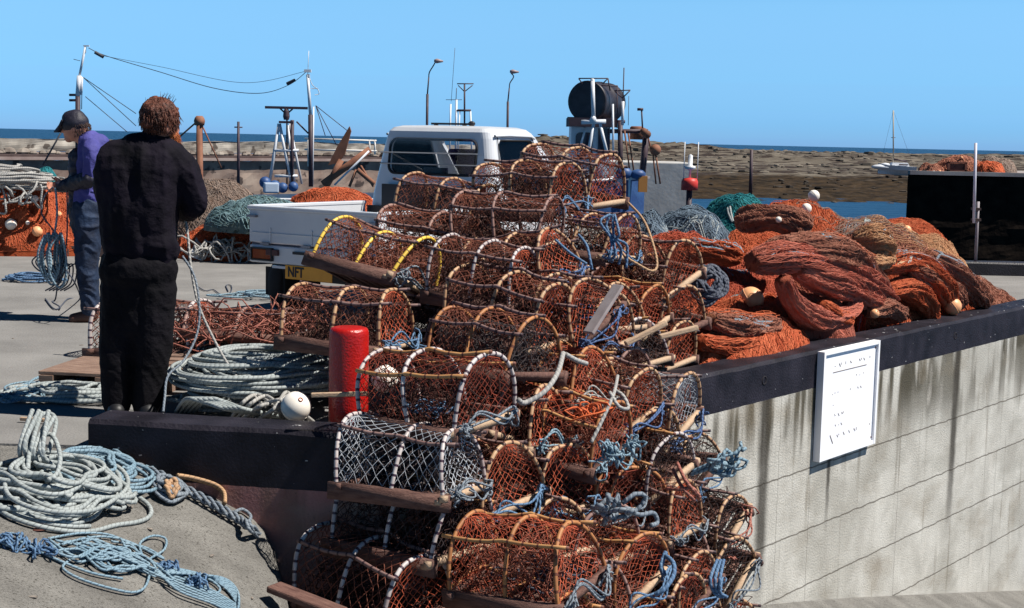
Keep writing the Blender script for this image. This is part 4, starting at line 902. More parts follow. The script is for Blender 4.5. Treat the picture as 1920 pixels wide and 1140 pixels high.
NW('orange net in vertical folds at the right of the heap',1735,.5,1.2,1.0,500,60,'orange',11,nst=1800,fold=.10,wild=.35,slen=.45)
NW('rust net tail tapering to the kerb at the far right end of the heap',1785,.45,1.3,1.0,515,-35,'rust',12,nst=1300,wild=.4,slen=.4)
NW('small grey and orange net end at the far right tip of the heap',1815,.5,.9,.6,545,-20,'rust',17,nst=700,wild=.5,slen=.3)
NW('rolled orange net with a dark hollow behind the salmon bundle',1645,.9,.9,.8,455,-10,'orange',13,nst=1200,fold=.10,wild=.5)
NH('dark grey trawl net mound at the back left of the heap',1295,455,13.2,200,1.5,.95,8,'grey',20,nst=700,mesh_n=40,wild=.6,sr=.0042,lumps=.08)
NH('grey blue net sagging beside the mooring boat',1215,470,12.8,150,1.2,.82,0,'grey',21,nst=600,mesh_n=30,wild=.6,sr=.004,lumps=.1)
NH('brown net mound just right of the topmost creel',1180,470,12.0,110,1.0,.86,0,'rust',22,nst=900,wild=.8)
NH('teal green net mound at the back of the heap by the water',1380,440,15.5,230,1.8,1.0,0,'green',23,nst=500,mesh_n=44,wild=.5,sr=.004,lumps=.08,flat=1.25)
# the nets along the far left quay edge
LG='nets along the far quay edge'
NH('bright orange net bank with floats behind the man in the cap',40,455,17.8,360,1.6,.80,0,'orange',30,group=LG,nst=1500,wild=.8,sr=.004,slen=.4,z=.0,flat=1.6,lumps=.26,fold=.12,mesh_n=44)
NH('brown net mound draped tall behind the man in black',405,430,18.2,240,1.5,.92,0,'brown',31,group=LG,nst=900,mesh_n=40,wild=.5,sr=.004,flat=1.3,lumps=.05)
NH('sage green net mound left of the truck',500,425,17.3,240,1.3,.36,0,'sage',32,z=.36,group=LG,nst=500,mesh_n=40,wild=.5,sr=.0042,flat=2.)
NH('orange net pile beyond the truck bed',630,430,18.4,220,1.4,.86,0,'orange',33,group=LG,nst=1500,wild=.9,sr=.004,slen=.4,flat=2.2)
NH('low orange net strip right of the man in black',440,452,17.6,230,1.3,.46,0,'orange',34,group=LG,nst=700,wild=.9,sr=.004)
NH('teal net scrap behind the rope heap at the far left',85,400,18.6,90,.8,1.02,0,'green',35,group=LG,nst=300,wild=.5,sr=.004)
c=PD(20,330,17.3); rope('rope_heap','thick pale rope heaped on top of the far left nets','rope heap',coilpaths((c.x-.1,c.y,.78),.62,.4,30,.32,71,zr=.02,ripple=.12)+[tangle(6,(.5,.1,.16),.04,20,.01,73,center=PD(25,365,16.95))[i] for i in range(6)],.013,'white')
c=PD(420,440,17.0); rope('rope_bundle','pale rope tangle on dark ground right of the man in black','rope bundle',[tangle(30,(.32,.15,.08),.06,16,.01,72,center=(c.x,c.y,.14))[i] for i in range(30)],.011,'white')
g=G(); p=PD(368,452,17.0); box(g,(p.x,p.y,.07),(.14,.1,.09),RZ(25)@RY(20)); bevel(tag(obj('carton',g,WHITEP,smooth=False),'small white carton on the ground by the low orange net','carton'),.008)
g=G(); p=PD(50,450,18.0)
# fish box shadow-dark pallets beneath the far nets
for i,(px,l) in enumerate(((60,'dark wooden pallet under the far left orange net'),(430,'dark wooden pallet under the sage net'))):
    p=PD(px,458,17.4); g=G(); 
    for k in range(5): box(g,(p.x-.9+k*.45,p.y+.25,.045),(.12,.9,.09))
    box(g,(p.x,p.y-.1,.11),(2.3,.14,.03)); box(g,(p.x,p.y+.3,.11),(2.3,.14,.03)); tag(obj('pallet',g,DK,smooth=False),l,'pallet',LG+' pallets')
# drawn bundles of netting lying in thick folds
def bundle(t,pts,r0,n,seed,col,tw=1.2,sr=.0024,name='drawn_fold'):
    n=int(n*2.2)
    rs=np.random.RandomState(seed); N=46; C=spline(pts,N); T=np.gradient(C,axis=0); T/=np.linalg.norm(T,axis=1,keepdims=True)
    A=np.cross(T,(0,0,1.)); A/=np.linalg.norm(A,axis=1,keepdims=True)+1e-9; B=np.cross(A,T)
    u=np.linspace(0,1,N); prof=r0*(.35+.65*np.sin(math.pi*np.clip(u*.92+.04,0,1))**.5)*(1+.12*np.sin(u*11+seed))
    K=40; th=np.arange(K)*2*math.pi/K; g=G()
    def rad_(th,u): return 1+.08*np.sin(5*th+tw*6*u+seed)+.06*np.sin(9*th-tw*5*u+2*seed)+.05*np.sin(15*th+8*u+2*np.sin(9*u))+.03*np.sin(23*th-11*u)
    TH,UU=np.meshgrid(th,u); R=prof[:,None]*rad_(TH,UU)
    P=C[:,None,:]+(np.cos(TH)*R)[...,None]*A[:,None,:]+(np.sin(TH)*R*.8)[...,None]*B[:,None,:]
    idx=np.arange(N*K).reshape(N,K); nx=np.roll(idx,-1,1); o_=np.array(t.location)
    g.add(P.reshape(-1,3)-o_,[np.stack([idx[:-1],nx[:-1],nx[1:],idx[1:]],-1).reshape(-1,4),idx[0][None,::-1],idx[-1][None]])
    obj(name,g,NC[col][0],t); HV.append(P.reshape(-1,3)); HF.append(np.stack([idx[:-1],nx[:-1],nx[1:],idx[1:]],-1).reshape(-1,4)+HN[0]); HN[0]+=N*K
    M_=14; th0=rs.rand(n)*2*math.pi; u0=rs.uniform(0,.8,n); ln=rs.uniform(.12,.4,n); q=np.linspace(0,1,M_)[None]; U=np.clip(u0[:,None]+ln[:,None]*q,0,1); TT=th0[:,None]-tw*1.1*(U-u0[:,None])+.10*np.sin(U*40+th0[:,None]*9)+rs.randn(n,1)*np.where(rs.rand(n,1)<.4,1.5,.3)*q
    Ri=np.interp(U,u,prof)*rad_(TT,U)*(1.0+.15*rs.rand(n,1)**2*np.sin(math.pi*q))+.002
    Ci=np.stack([np.interp(U,u,C[:,k]) for k in range(3)],-1); Ai=np.stack([np.interp(U,u,A[:,k]) for k in range(3)],-1); Bi=np.stack([np.interp(U,u,B[:,k]) for k in range(3)],-1)
    g=G(); tubes(g,Ci+(np.cos(TT)*Ri)[...,None]*Ai+(np.sin(TT)*Ri*.8)[...,None]*Bi-o_,sr,3); obj('loose_strands',g,NC[col][1],t)
def NB(label,col,lst,seed,group=HG,n=900):
    p=lst[0][0][0]; t=thing('fishing_net',label,'fishing net',PD(*p),group=group)
    for i,(pts,r0) in enumerate(lst): pts=[(x_,y_,max(D_,wallD(x_)+(.15+r0*1.15)/.45)) for x_,y_,D_ in pts]; bundle(t,[PD(*q) for q in pts],r0,n,seed+i,col if isinstance(col,str) else col[i%len(col)])
NB('salmon net drawn into thick twisted folds across the front of the heap',('salmon','rust','salmon','salmon','orange'),[([(1408,492,9.75),(1480,482,9.65),(1560,505,9.6),(1625,535,9.7),(1670,560,9.9)],.13),
  ([(1440,472,10.0),(1520,466,9.95),(1590,486,9.95),(1650,530,10.1)],.13),([(1468,522,9.6),(1486,565,9.35),(1530,596,9.3),(1582,590,9.35),(1604,568,9.5)],.085),([(1490,505,9.6),(1570,535,9.45),(1645,572,9.7)],.11),([(1540,570,9.5),(1562,592,9.4),(1590,600,9.45)],.07)],101,n=1500)
NB('bright orange net gathered in loops right of the salmon folds',('orange','orange','rust','tan'),[([(1640,500,10.3),(1690,490,10.3),(1735,515,10.3),(1768,560,10.4),(1775,592,10.5)],.13),([(1660,545,10.0),(1700,540,10.0),(1735,570,10.1),(1745,600,10.2)],.10),([(1625,585,9.9),(1660,575,9.85),(1690,590,9.95)],.08),([(1600,455,10.9),(1640,450,10.8),(1650,480,10.7),(1620,492,10.7)],.12)],121,n=1000)
NB('rusty net tail with drawn folds running down to the far kerb','rust',[([(1740,480,11.2),(1790,510,11.1),(1825,545,11.2),(1846,570,11.4)],.10),([(1700,500,11.0),(1760,535,10.8),(1800,570,10.9)],.11)],131,n=800)
NB('orange net fold lying along the kerb under the big float',('orange','rust','orange','rust'),[([(1310,640,8.9),(1360,648,8.8),(1420,640,8.9),(1490,630,9.2)],.085),([(1330,600,9.1),(1390,615,8.95),(1450,610,9.1)],.10),([(1250,480,10.2),(1320,470,10.1),(1390,480,10.1)],.10),([(1380,415,11.2),(1450,408,11.1),(1520,425,11.1)],.12)],141,n=900)
BV=BVHTree.FromPolygons([tuple(v) for v in np.concatenate(HV)],[tuple(int(q) for q in f) for f in np.concatenate(HF)])
def onepiece(paths,tol=.02):
    n=len(paths); par=list(range(n))
    def fd(i):
        while par[i]!=i: i=par[i]
        return i
    for i in range(n):
        for j in range(i):
            if fd(i)!=fd(j) and np.min(np.linalg.norm(paths[i][:,None]-paths[j][None],axis=2))<tol: par[fd(i)]=fd(j)
    ro=[fd(i) for i in range(n)]; b=max(set(ro),key=ro.count) if ro else 0
    return [p for p,q in zip(paths,ro) if q==b]
def drape(paths,r=.008,lift=1.0):
    out=[]
    for P in paths:
        P=np.array(P,float).copy()
        for q in P:
            h,n,i,d=BV.ray_cast(Vector((q[0],q[1],3.0)),Vector((0,0,-1)))
            q[2]=(h.z if h is not None else -9.)+r*lift
        b_=0; best=(0,0)
        for i in range(1,len(P)+1):   # keep the longest run that stays on the nets without a drop
            if i==len(P) or abs(P[i,2]-P[i-1,2])>.07 or P[i,2]<-1:
                if i-b_>best[1]-best[0]: best=(b_,i)
                b_=i
        P=P[best[0]:best[1]]
        if len(P)<6 or P[0,2]<-1: continue
        z=P[:,2].copy()
        if len(z)>4: z[1:-1]=np.maximum(z[1:-1],(z[:-2]+z[2:])/2)
        P[:,2]=z; out.append(P)
    return out
def scribble(px,py,n,rx,ry,seed,N=26):
    """loose strands lying about the point of the heap seen at px,py"""
    h,_,_,_=BV.ray_cast(Vector((0,0,CAMZ)),ray(px,py).normalized()); c=h if h else PD(px,py,11)
    T=tangle(n,(rx,ry,.02),min(rx,ry)*.22,N,.01,seed,center=(c.x,c.y,0)); return drape([spline(t[::2],40) for t in T],.009,1.6)
# open sheets of mesh thrown loosely over the heaps
def sheet(label,px,py,wd,ht,rot,col,seed,K=30,r=.0034):
    rs=np.random.RandomState(seed); h,_,_,_=BV.ray_cast(Vector((0,0,CAMZ)),ray(px,py).normalized()); c=h if h else PD(px,py,11)
    k=np.arange(K+1); Ps=[]; cr,sr=math.cos(rad(rot)),math.sin(rad(rot))
    for j in range(0,K+1,2):
        for d in (1,-1):
            jj=j+d*(k%2)
            if jj.min()<0 or jj.max()>K: continue
            u=(k/K-.5)*wd; v=(jj/K-.5)*ht; u=u*(1+.25*fbm(v*3,u*2,seed,2)); v=v+.16*fbm(u*3+seed,v*2,1,3); Ps.append(np.stack([c.x+u*cr-v*sr,c.y+u*sr+v*cr,0*u],-1))
    out=[]
    for P in onepiece(drape(Ps,.02,1.2),.03): P[:,2]+=.014*fbm(P[:,0]*14,P[:,1]*14,seed,2); out.append(P)
    g=G(); [tubes(g,P,r,3) for P in out]
    if out: tag(obj('net_sheet',g,NC[col][1]),label,'fishing net',HG)
sheet('loose open orange mesh hanging over the fold with the grey twine patch',1420,625,1.1,.7,50,'orange',1)
sheet('loose rust mesh sheet thrown over the salmon folds',1590,500,1.1,.8,30,'rust',2)
sheet('open brown mesh sheet lying across the peak of the heap',1600,415,1.3,1.0,20,'brown',3)
sheet('loose teal grey mesh scrap on the far orange net near the floats',1500,432,1.2,.8,0,'sage',4)
sheet('open tan mesh sheet on the upper right shoulder of the heap',1725,460,1.0,.9,30,'tan',5)
sheet('loose orange mesh sheet on the left of the heap beside the black coil',1290,470,1.3,.9,10,'orange',6)
sheet('open rust mesh lying on the right hand orange folds',1740,550,.9,.7,60,'rust',7)
sheet('open orange mesh over the small rolled net behind the salmon folds',1640,470,.8,.6,0,'orange',8)
# rope bundles on the heap
c=PD(1328,535,9.3); rope('rope_coil','black rope coil half buried in the nets beside the creels','rope coil',[p for p in coilpaths((0,0,0),.11,.13,16,.06,51,zr=.02,ripple=.12)],.0105,'dark').matrix_world=Matrix.Translation(c)@Matrix.Rotation(rad(65),4,'X')
def hitp(px,py,back=0.):
    h,_,_,_=BV.ray_cast(Vector((0,0,CAMZ)),ray(px,py).normalized()); return (h if h else PD(px,py,11.))
def laid(label,pts,n,spread,r,m,seed,cat='rope bundle'):
    rs=np.random.RandomState(seed); paths=[]
    for i in range(n): paths.append(spline([hitp(x+rs.uniform(-spread,spread),y+rs.uniform(-spread,spread)*.6) for x,y in pts],50))
    P=onepiece(drape(paths,r,1.5))
    if P: rope('rope_bundle',label,cat,P,r,m)
laid('light blue rope strands lying across the middle of the net heap',[(1485,440),(1515,428),(1548,438),(1575,452)],12,9,.007,'sky',1)
laid('grey and white ropes at the far right shoulder of the heap',[(1690,478),(1735,484),(1775,494),(1805,528),(1832,562)],11,8,.0065,'grey',2)
laid('pale rope lying over the left middle of the nets',[(1250,425),(1300,418),(1340,432),(1390,428),(1430,440)],9,14,.0065,'pale',3)
laid('grey rope trailing over the nets below the black coil',[(1345,500),(1380,515),(1400,530),(1430,520)],9,14,.006,'grey',4)
laid('grey twine patch on the net fold below the big float',[(1380,610),(1410,600),(1440,612),(1420,625)],9,8,.005,'grey',5)
laid('dark rope running over the peak of the net heap',[(1530,392),(1570,380),(1610,396),(1650,425),(1680,450)],9,9,.007,'dark',6)
laid('pale rope edging the brown netting at the peak',[(1545,400),(1590,392),(1625,412),(1655,440)],4,4,.008,'pale',7)
laid('white twine strings trailing over the bright orange net',[(1665,478),(1674,500),(1664,520)],4,4,.006,'white',8)
laid('white twine ends on the right hand orange folds',[(1690,555),(1700,580),(1706,600)],4,5,.006,'white',9)
laid('grey and white headline ropes crossing the right of the heap',[(1650,505),(1700,520),(1750,535),(1800,560)],5,5,.006,'grey',10)
laid('blue grey twine patch on the brown net under the peak',[(1590,440),(1610,430),(1640,445),(1600,455)],8,9,.006,'grey',11)
laid('teal twine scraps on the left orange nets',[(1300,450),(1340,470),(1370,460),(1400,470)],9,14,.0055,'sky',21)
laid('grey twine wandering over the front of the salmon folds',[(1450,500),(1500,498),(1540,515),(1580,540)],3,9,.004,'grey',22)
laid('tan line running over the orange folds at the right',[(1680,500),(1720,520),(1752,560),(1765,590)],4,8,.005,'tan',23)
laid('short pale rope ends lying by the teal net',[(1366,392),(1368,405),(1376,418)],2,3,.012,'pale',12)
laid('pale rope along the foot of the nets by the notice board',[(1560,600),(1590,596),(1620,594),(1650,600)],5,5,.006,'white',13)
flt(1408,562,None,25,FO,'big orange and white float with two holes low on the orange nets')
flt(1526,367,None,11,FW,'upper of the two pink white floats at the top of the net heap')
flt(1512,391,None,10,FW,'lower of the two pink white floats at the top of the net heap')
flt(1460,412,None,6,FW,'small white float on the far orange net left of the two pink white ones')
flt(1786,574,None,17,FO,'tan float at the right foot of the net heap by the kerb')
flt(1700,431,None,9,FO,'tan float under the netting at the upper right of the heap')
flt(1640,588,None,9,FO,'small pinkish float in the shadow between the front nets')
for px,py,r,m,l in ((21,421,11,FW,'pale yellow float at the far left net pile, lowest left'),(70,434,10,FO,'orange float low on the far left net pile'),(66,374,8,FW,'white float high on the far left net pile'),(52,418,4,FW,'tiny blue white float between the two big ones at the far left'),(110,402,6,FO,'orange float beside the hands of the man in the cap')):
    flt(px,py,None,r,m,l)
# nets and boxes on the dark pier at the right
zp=PD(1703,325,45).z
def far_net(px,wpx,h,col,seed,label,D=47.):
    p=PD(px,330,D); netheap(label,(p.x,D,zp+.05),wpx/2*D/F,.9,h,0,col,seed,group='nets heaped on the dark pier',nst=260,sr=.012,slen=.8,res=50,wild=.9,flat=1.5)
far_net(1800,110,.50,'rust',80,'rust net mound on the dark pier behind the wooden frame'); far_net(1866,70,.48,'brown',81,'brown net mound on the dark pier right of the white pole'); far_net(1745,40,.18,'rust',82,'small reddish net on the left end of the dark pier'); far_net(1850,60,.36,'orange',83,'orange net by the white pole on the dark pier',46.4)
g=G(); a=PD(1778,322,46); 
for dx,dz,sx,szz in ((0,.1,.07,.30),(.55,.1,.07,.30),(.275,.24,.62,.05),(.275,-.02,.62,.05)): box(g,(a.x+dx,46,zp+.12+dz),(sx,.08,szz))
box(g,(a.x+.275,46.04,zp+.22),(.5,.03,.22)); tag(obj('trawl_door',g,mat('rusty_board',(.16,.05,.035),(.24,.09,.06),3.,.8),smooth=False),'rusty framed board leaning on the nets of the dark pier','trawl door')
flt(1803,296,46.5,3,FO,'yellow float on top of the far rust net',group='floats on the dark pier'); flt(1751,324,46,4,FW,'white float at the left end of the dark pier',group='floats on the dark pier'); flt(1762,322,46,3,FO,'pinkish float next to the small net on the dark pier',group='floats on the dark pier')
# ================================================================ TRUCK
def evalmesh(o):
    dg=bpy.context.evaluated_depsgraph_get(); me=bpy.data.meshes.new_from_object(o.evaluated_get(dg)); return me
fw=Vector((.553,.833,0)).normalized(); rt_=Vector((fw.y,-fw.x,0)); TD=11.8; q=PD(466,450,TD)
WT=1.39; TO=Vector((q.x,TD,0))+rt_*(WT/2)
TM=Matrix(((rt_.x,fw.x,0,TO.x),(rt_.y,fw.y,0,TO.y),(0,0,1,0),(0,0,0,1)))
tr=thing('pickup_truck','small white pickup truck parked behind the creels, seen from its tailgate','pickup truck'); tr.matrix_world=TM
TW=mat('truck_paint',(.62,.64,.67),(.54,.56,.60),2.,.32,coat=.3); TB=mat('truck_black',(.012,.012,.016),rough=.5); RUB=mat('rubber',(.015,.014,.016),rough=.8)
def tp(name,g,m,p=tr,bv=0,smooth=False):
    o=obj(name,g,m,p,smooth=smooth); 
    if bv: bevel(o,bv)
    return o
g=G(); 
pts=[(-WT/2,0,.635),(WT/2,0,.635),(WT/2,0,.915),(-WT/2,0,.915)]
box(g,(0,.022,.775),(WT-.01,.035,.27)); tg=tp('tailgate',g,TW,bv=.008)
g=G(); box(g,(0,.006,.925),(WT,.055,.035)); tp('top_rail',g,TW,tg,.01)
g=G()
for x in (-.45,0,.4): box(g,(x,.001,.70),(.012,.012,.13))
box(g,(0,.0005,.72),(WT-.08,.01,.006)); tp('rib',g,TW,tg,.003)
for s in (-1,1): g=G(); box(g,(s*(WT/2-.05),-.012,.855),(.10,.03,.018)); tp('latch',g,mat('latch_steel',(.25,.24,.26),rough=.4,metal=.6),tg)
for x in (-.5,-.05,.4): g=G(); box(g,(x,-.004,.632),(.10,.03,.016)); tp('hinge',g,_M['latch_steel'],tg)
for s in (-1,1):
    g=G(); box(g,(s*(WT/2-.02),.745,.785),(.036,1.45,.27)); sd_=tp('bed_side',g,TW,bv=.008)
    g=G(); box(g,(s*(WT/2-.018),.745,.930),(.05,1.46,.032)); 
    for k in range(4): box(g,(s*(WT/2+.001),.15+.38*k,.79),(.014,.05,.24))
    tp('side_rail',g,TW,sd_,.008)
g=G(); box(g,(0,.745,.62),(WT-.03,1.43,.03)); tp('bed_floor',g,mat('bed_floor',(.05,.05,.07),(.12,.11,.14),4.,.6))
g=G(); box(g,(0,.04,.545),(WT-.01,.07,.15)); vl=tp('rear_valance',g,TW,bv=.015)
TL_=mat('tail_light',(.22,.035,.01),(.30,.07,.015),8.,.25)
for s in (-1,1):
    g=G(); box(g,(s*(WT/2-.16),.0,.545),(.21,.03,.085)); lt=tp('tail_light',g,TL_,bv=.008)
    g=G()
    for z in (.497,.593): box(g,(s*(WT/2-.16),-.004,z),(.235,.036,.012))
    for x in (-.113,.113): box(g,(s*(WT/2-.16)+x,-.004,.545),(.012,.036,.1))
    tp('bezel',g,TB,lt)
g=G(); box(g,(-.42,-.005,.565),(.13,.03,.05)); tp('reversing_light',g,mat('reverse_lens',(.08,.03,.03),rough=.3),bv=.005)
g=G(); box(g,(-.02,-.008,.575),(.34,.02,.022)); tp('trim',g,TB)
g=G(); box(g,(-.20,.03,.447),(.46,.06,.02)); tp('bumper_bracket',g,TW)
g=G(); box(g,(-.035,.004,.415),(.50,.010,.112)); pln=tp('number_plate',g,mat('amber_plate',(.80,.36,.03),(.66,.28,.02),6.,.45),bv=.003)
cu=bpy.data.curves.new('plate_text','FONT'); cu.body='NFT'; cu.size=.115; cu.extrude=.002; cu.align_x='LEFT'; cu.align_y='CENTER'; cu.offset=.003
to=bpy.data.objects.new('tmp',cu); S.collection.objects.link(to); bpy.context.view_layer.update(); me=evalmesh(to); bpy.data.objects.remove(to); me.materials.clear(); me.materials.append(TB); me.name='lettering'
lo=link('lettering',me,pln); lo.location=(-.255,-.0025,.415); lo.rotation_euler=(rad(90),0,0); lo.scale=(.82,1,1)
g=G(); box(g,(0,1.45,.40),(.8,2.5,.12)); box(g,(0,.35,.36),(1.1,.09,.09)); tp('chassis',g,TB)
for s in (-1,1):
    for y in (.42,2.3):
        g=G(); R=RY(90); lathe(g,[(.10,-.07),(.25,-.075),(.272,-.055),(.278,0),(.272,.055),(.25,.075),(.10,.07)],30,c=(s*(WT/2-.13),y,.278),R=R); wh=tp('wheel',g,RUB,smooth=True)
        g=G(); lathe(g,[(.02,.03),(.06,.04),(.13,.045),(.165,.078),(.172,.075)],24,c=(s*(WT/2-.13),y,.278),R=RY(90*s)); tp('rim',g,mat('wheel_rim',(.5,.5,.52),rough=.4,metal=.4),wh,smooth=True)
g=G()
for s in (-1,1): box(g,(s*(WT/2-.12),.20,.30),(.22,.012,.24))
tp('mud_flap',g,RUB)
# cab shell
def rr(hx,y0,y1,rad_,n=6):
    P=[]
    for cx,cy,a0 in ((hx-rad_,y1-rad_,0),(-hx+rad_,y1-rad_,90),(-hx+rad_,y0+rad_,180),(hx-rad_,y0+rad_,270)):
        for k in range(n+1):
            a=rad(a0+90*k/n); P.append((cx+rad_*math.cos(a),cy+rad_*math.sin(a)))
    return P
def cab(inset=0.):
    lv=[(.36,.685,1.73,3.16,.08),(.60,.692,1.73,3.17,.09),(.92,.692,1.73,3.14,.09),(1.02,.685,1.74,3.07,.09),(1.20,.655,1.765,2.93,.09),(1.40,.618,1.79,2.76,.09),(1.54,.590,1.81,2.63,.09),(1.595,.572,1.82,2.57,.09),(1.628,.54,1.85,2.52,.08),(1.645,.48,1.91,2.45,.07),(1.652,.3,2.05,2.3,.05)]
    g=G(); V=[]; n=0
    for z,hx,y0,y1,r_ in lv:
        P=rr(hx-inset,y0+inset,y1-inset,max(r_-inset*.3,.03)); n=len(P); V+= [(a,b,z+(0.03 if z<.4 and inset else 0)-(inset if z>1.6 else 0)) for a,b in P]
    idx=np.arange(len(lv)*n).reshape(len(lv),n); nx=np.roll(idx,-1,1)
    Fq=np.stack([idx[:-1],nx[:-1],nx[1:],idx[1:]],-1).reshape(-1,4)
    g.add(V,[Fq,idx[0][None,::-1],idx[-1][None,:]]); return g
def rrz(x0,x1,z0,z1,r_,n=6): # rounded rectangle in a plane
    P=[]
    for cx,cz,a0 in ((x1-r_,z1-r_,0),(x0+r_,z1-r_,90),(x0+r_,z0+r_,180),(x1-r_,z0+r_,270)):
        for k in range(n+1): a=rad(a0+90*k/n); P.append((cx+r_*math.cos(a),cz+r_*math.sin(a)))
    return P
cut=[]
RW=rrz(-.49,.47,1.215,1.525,.075); g=G(); prism(g,RW,-2.1,-1.5,RX(90)); cut.append(g)     # rear window (x,z)->(x,-y..)
WS=rrz(-.53,.53,1.06,1.53,.06); g=G(); prism(g,WS,-3.6,-2.42,RX(90)); cut.append(g)       # windscreen
SW=[(1.93,1.07),(2.78,1.07),(2.80,1.12),(2.52,1.50),(2.46,1.53),(1.98,1.53),(1.94,1.49)]
g=G(); prism(g,SW,-1.,1.,Matrix(((0,0,1),(1,0,0),(0,1,0)))); cut.append(g)
inner=cab(.035); shell=obj('cab',cab(),TW,smooth=False); tmp=[]
for gg in [inner]+cut:
    c_=obj('tmpcut',gg,TW,smooth=False); tmp.append(c_); m=shell.modifiers.new('b','BOOLEAN'); m.operation='DIFFERENCE'; m.object=c_; m.solver='EXACT'
bpy.context.view_layer.update(); me=evalmesh(shell); old=shell.data; shell.modifiers.clear(); shell.data=me; me.name='cab'
for c_ in tmp: bpy.data.objects.remove(c_)
shell.parent=tr; me.transform(Matrix.Translation((0,-.18,-.010))); me.materials.clear(); me.materials.append(TW)
for p_ in me.polygons: p_.material_index=0
GL=bpy.data.materials.new('window_glass'); GL.use_nodes=True; nt=GL.node_tree; nt.nodes.clear(); o_=nt.nodes.new('ShaderNodeOutputMaterial'); tb=nt.nodes.new('ShaderNodeBsdfTransparent'); tb.inputs[0].default_value=(.97,.98,.99,1); gb=nt.nodes.new('ShaderNodeBsdfGlossy'); gb.inputs['Roughness'].default_value=.03; fr=nt.nodes.new('ShaderNodeFresnel'); fr.inputs[0].default_value=1.3; mx=nt.nodes.new('ShaderNodeMixShader'); nt.links.new(fr.outputs[0],mx.inputs[0]); nt.links.new(tb.outputs[0],mx.inputs[1]); nt.links.new(gb.outputs[0],mx.inputs[2]); nt.links.new(mx.outputs[0],o_.inputs[0])
def loopg(P3,r_,k=6):
    g=G(); tubes(g,np.array(P3),r_,k,closed=True); return g
g=G(); prism(g,rrz(-.50,.48,1.205,1.535,.08),0,.004,Matrix.Translation((0,1.785,0))@Matrix.Rotation(rad(90),4,'X')); rw=obj('rear_window',g,GL,tr,smooth=False); rw.location=(0,-.18,-.010)
def backy(z): return np.interp(z,[.92,1.02,1.2,1.4,1.54,1.6],[1.73,1.74,1.765,1.79,1.81,1.82])
obj('seal',loopg([(x,backy(z)-.004,z) for x,z in RW],.013),RUB,rw)
g=G()
for z in (1.30,1.40): rod(g,(-.56,1.73,z),(.52,1.73,z+.005),.006,6)
for z in (1.30,1.40): rod(g,(-.56,1.73,z),(-.56,1.80,z),.006,6)
tp('guard_bar',g,mat('steel_bar',(.35,.36,.38),rough=.4,metal=.5),rw)
g=G(); box(g,(.0,1.83,1.25),(.26,.02,.05)); tp('sticker',g,TB,rw)
g=G(); prism(g,rrz(-.53,.53,0,.50,.06),0,.004,Matrix.Translation((0,3.02,1.05))@Matrix.Rotation(rad(90+39),4,'X')); obj('windscreen',g,GL,tr,smooth=False).location=(0,-.18,-.010)
for s in (-1,1):
    g=G(); prism(g,SW,-.003,.003,Matrix.Translation((s*.635,0,0))@Matrix(((0,0,1,0),(1,0,0,0),(0,1,0,0),(0,0,0,1)))); A=np.array(g.v[0]); A[:,0]+=-s*(A[:,2]-1.2)*.19; g.v[0]=A
    dw=obj('side_window',g,GL,tr,smooth=False); dw.location=(0,-.18,-.010); obj('seal',loopg([(s*(.672-(z-1.07)*.19),y,z) for y,z in SW],.010),RUB,dw)
for s in (-1,1):
    g=G(); tubes(g,np.array([[(s*.699,1.90,.46),(s*.6985,1.90,.92),(s*.69,1.90,1.0),(s*.60,1.92,1.555)],[(s*.699,2.75,.5),(s*.698,2.84,.9),(s*.69,2.84,1.0),(s*.60,2.46,1.56)]]),.004,4); tp('door_gap',g,TB).location=(0,-.18,-.010)
g=G(); tubes(g,np.array([[(s*.60,1.88,1.565),(s*.60,2.1,1.572),(s*.60,2.45,1.568),(s*.60,2.52,1.55)] for s in (-1,1)]),.012,6); tp('rain_gutter',g,TW,smooth=True).location=(0,-.18,-.010)
g=G(); box(g,(.06,1.700,1.015),(1.12,.03,.20)); box(g,(.0,1.700,.78),(1.34,.03,.27)); tp('rear_panel',g,TB).location=(0,-.18,-.010)
g=G(); 
for s in (-1,1): box(g,(s*.33,2.05,.95),(.46,.14,.52),RX(-8)); box(g,(s*.33,2.3,.72),(.46,.5,.12)); 
tp('seat',g,mat('seat_vinyl',(.12,.12,.13),(.18,.18,.19),6.,.6),bv=.03).location=(0,-.18,-.20)
g=G(); box(g,(-.05,2.12,1.668),(.44,.025,.018)); 
for x in (-.22,.1): box(g,(x,2.12,1.655),(.02,.04,.03))
sphere(g,(.18,2.12,1.672),(.035,.03,.025),10,6); tp('roof_bar',g,TB).location=(0,-.18,-.010)
g=G(); t_=np.linspace(0,6.283,20); lathe(g,[(.001,0),(.11,.02),(.11,.03),(.001,.05)],18,c=(.87,2.62,1.12),R=RX(90)); rod(g,(.69,2.70,1.0),(.85,2.63,1.1),.01); tp('mirror',g,TB).location=(0,-.18,-.010)
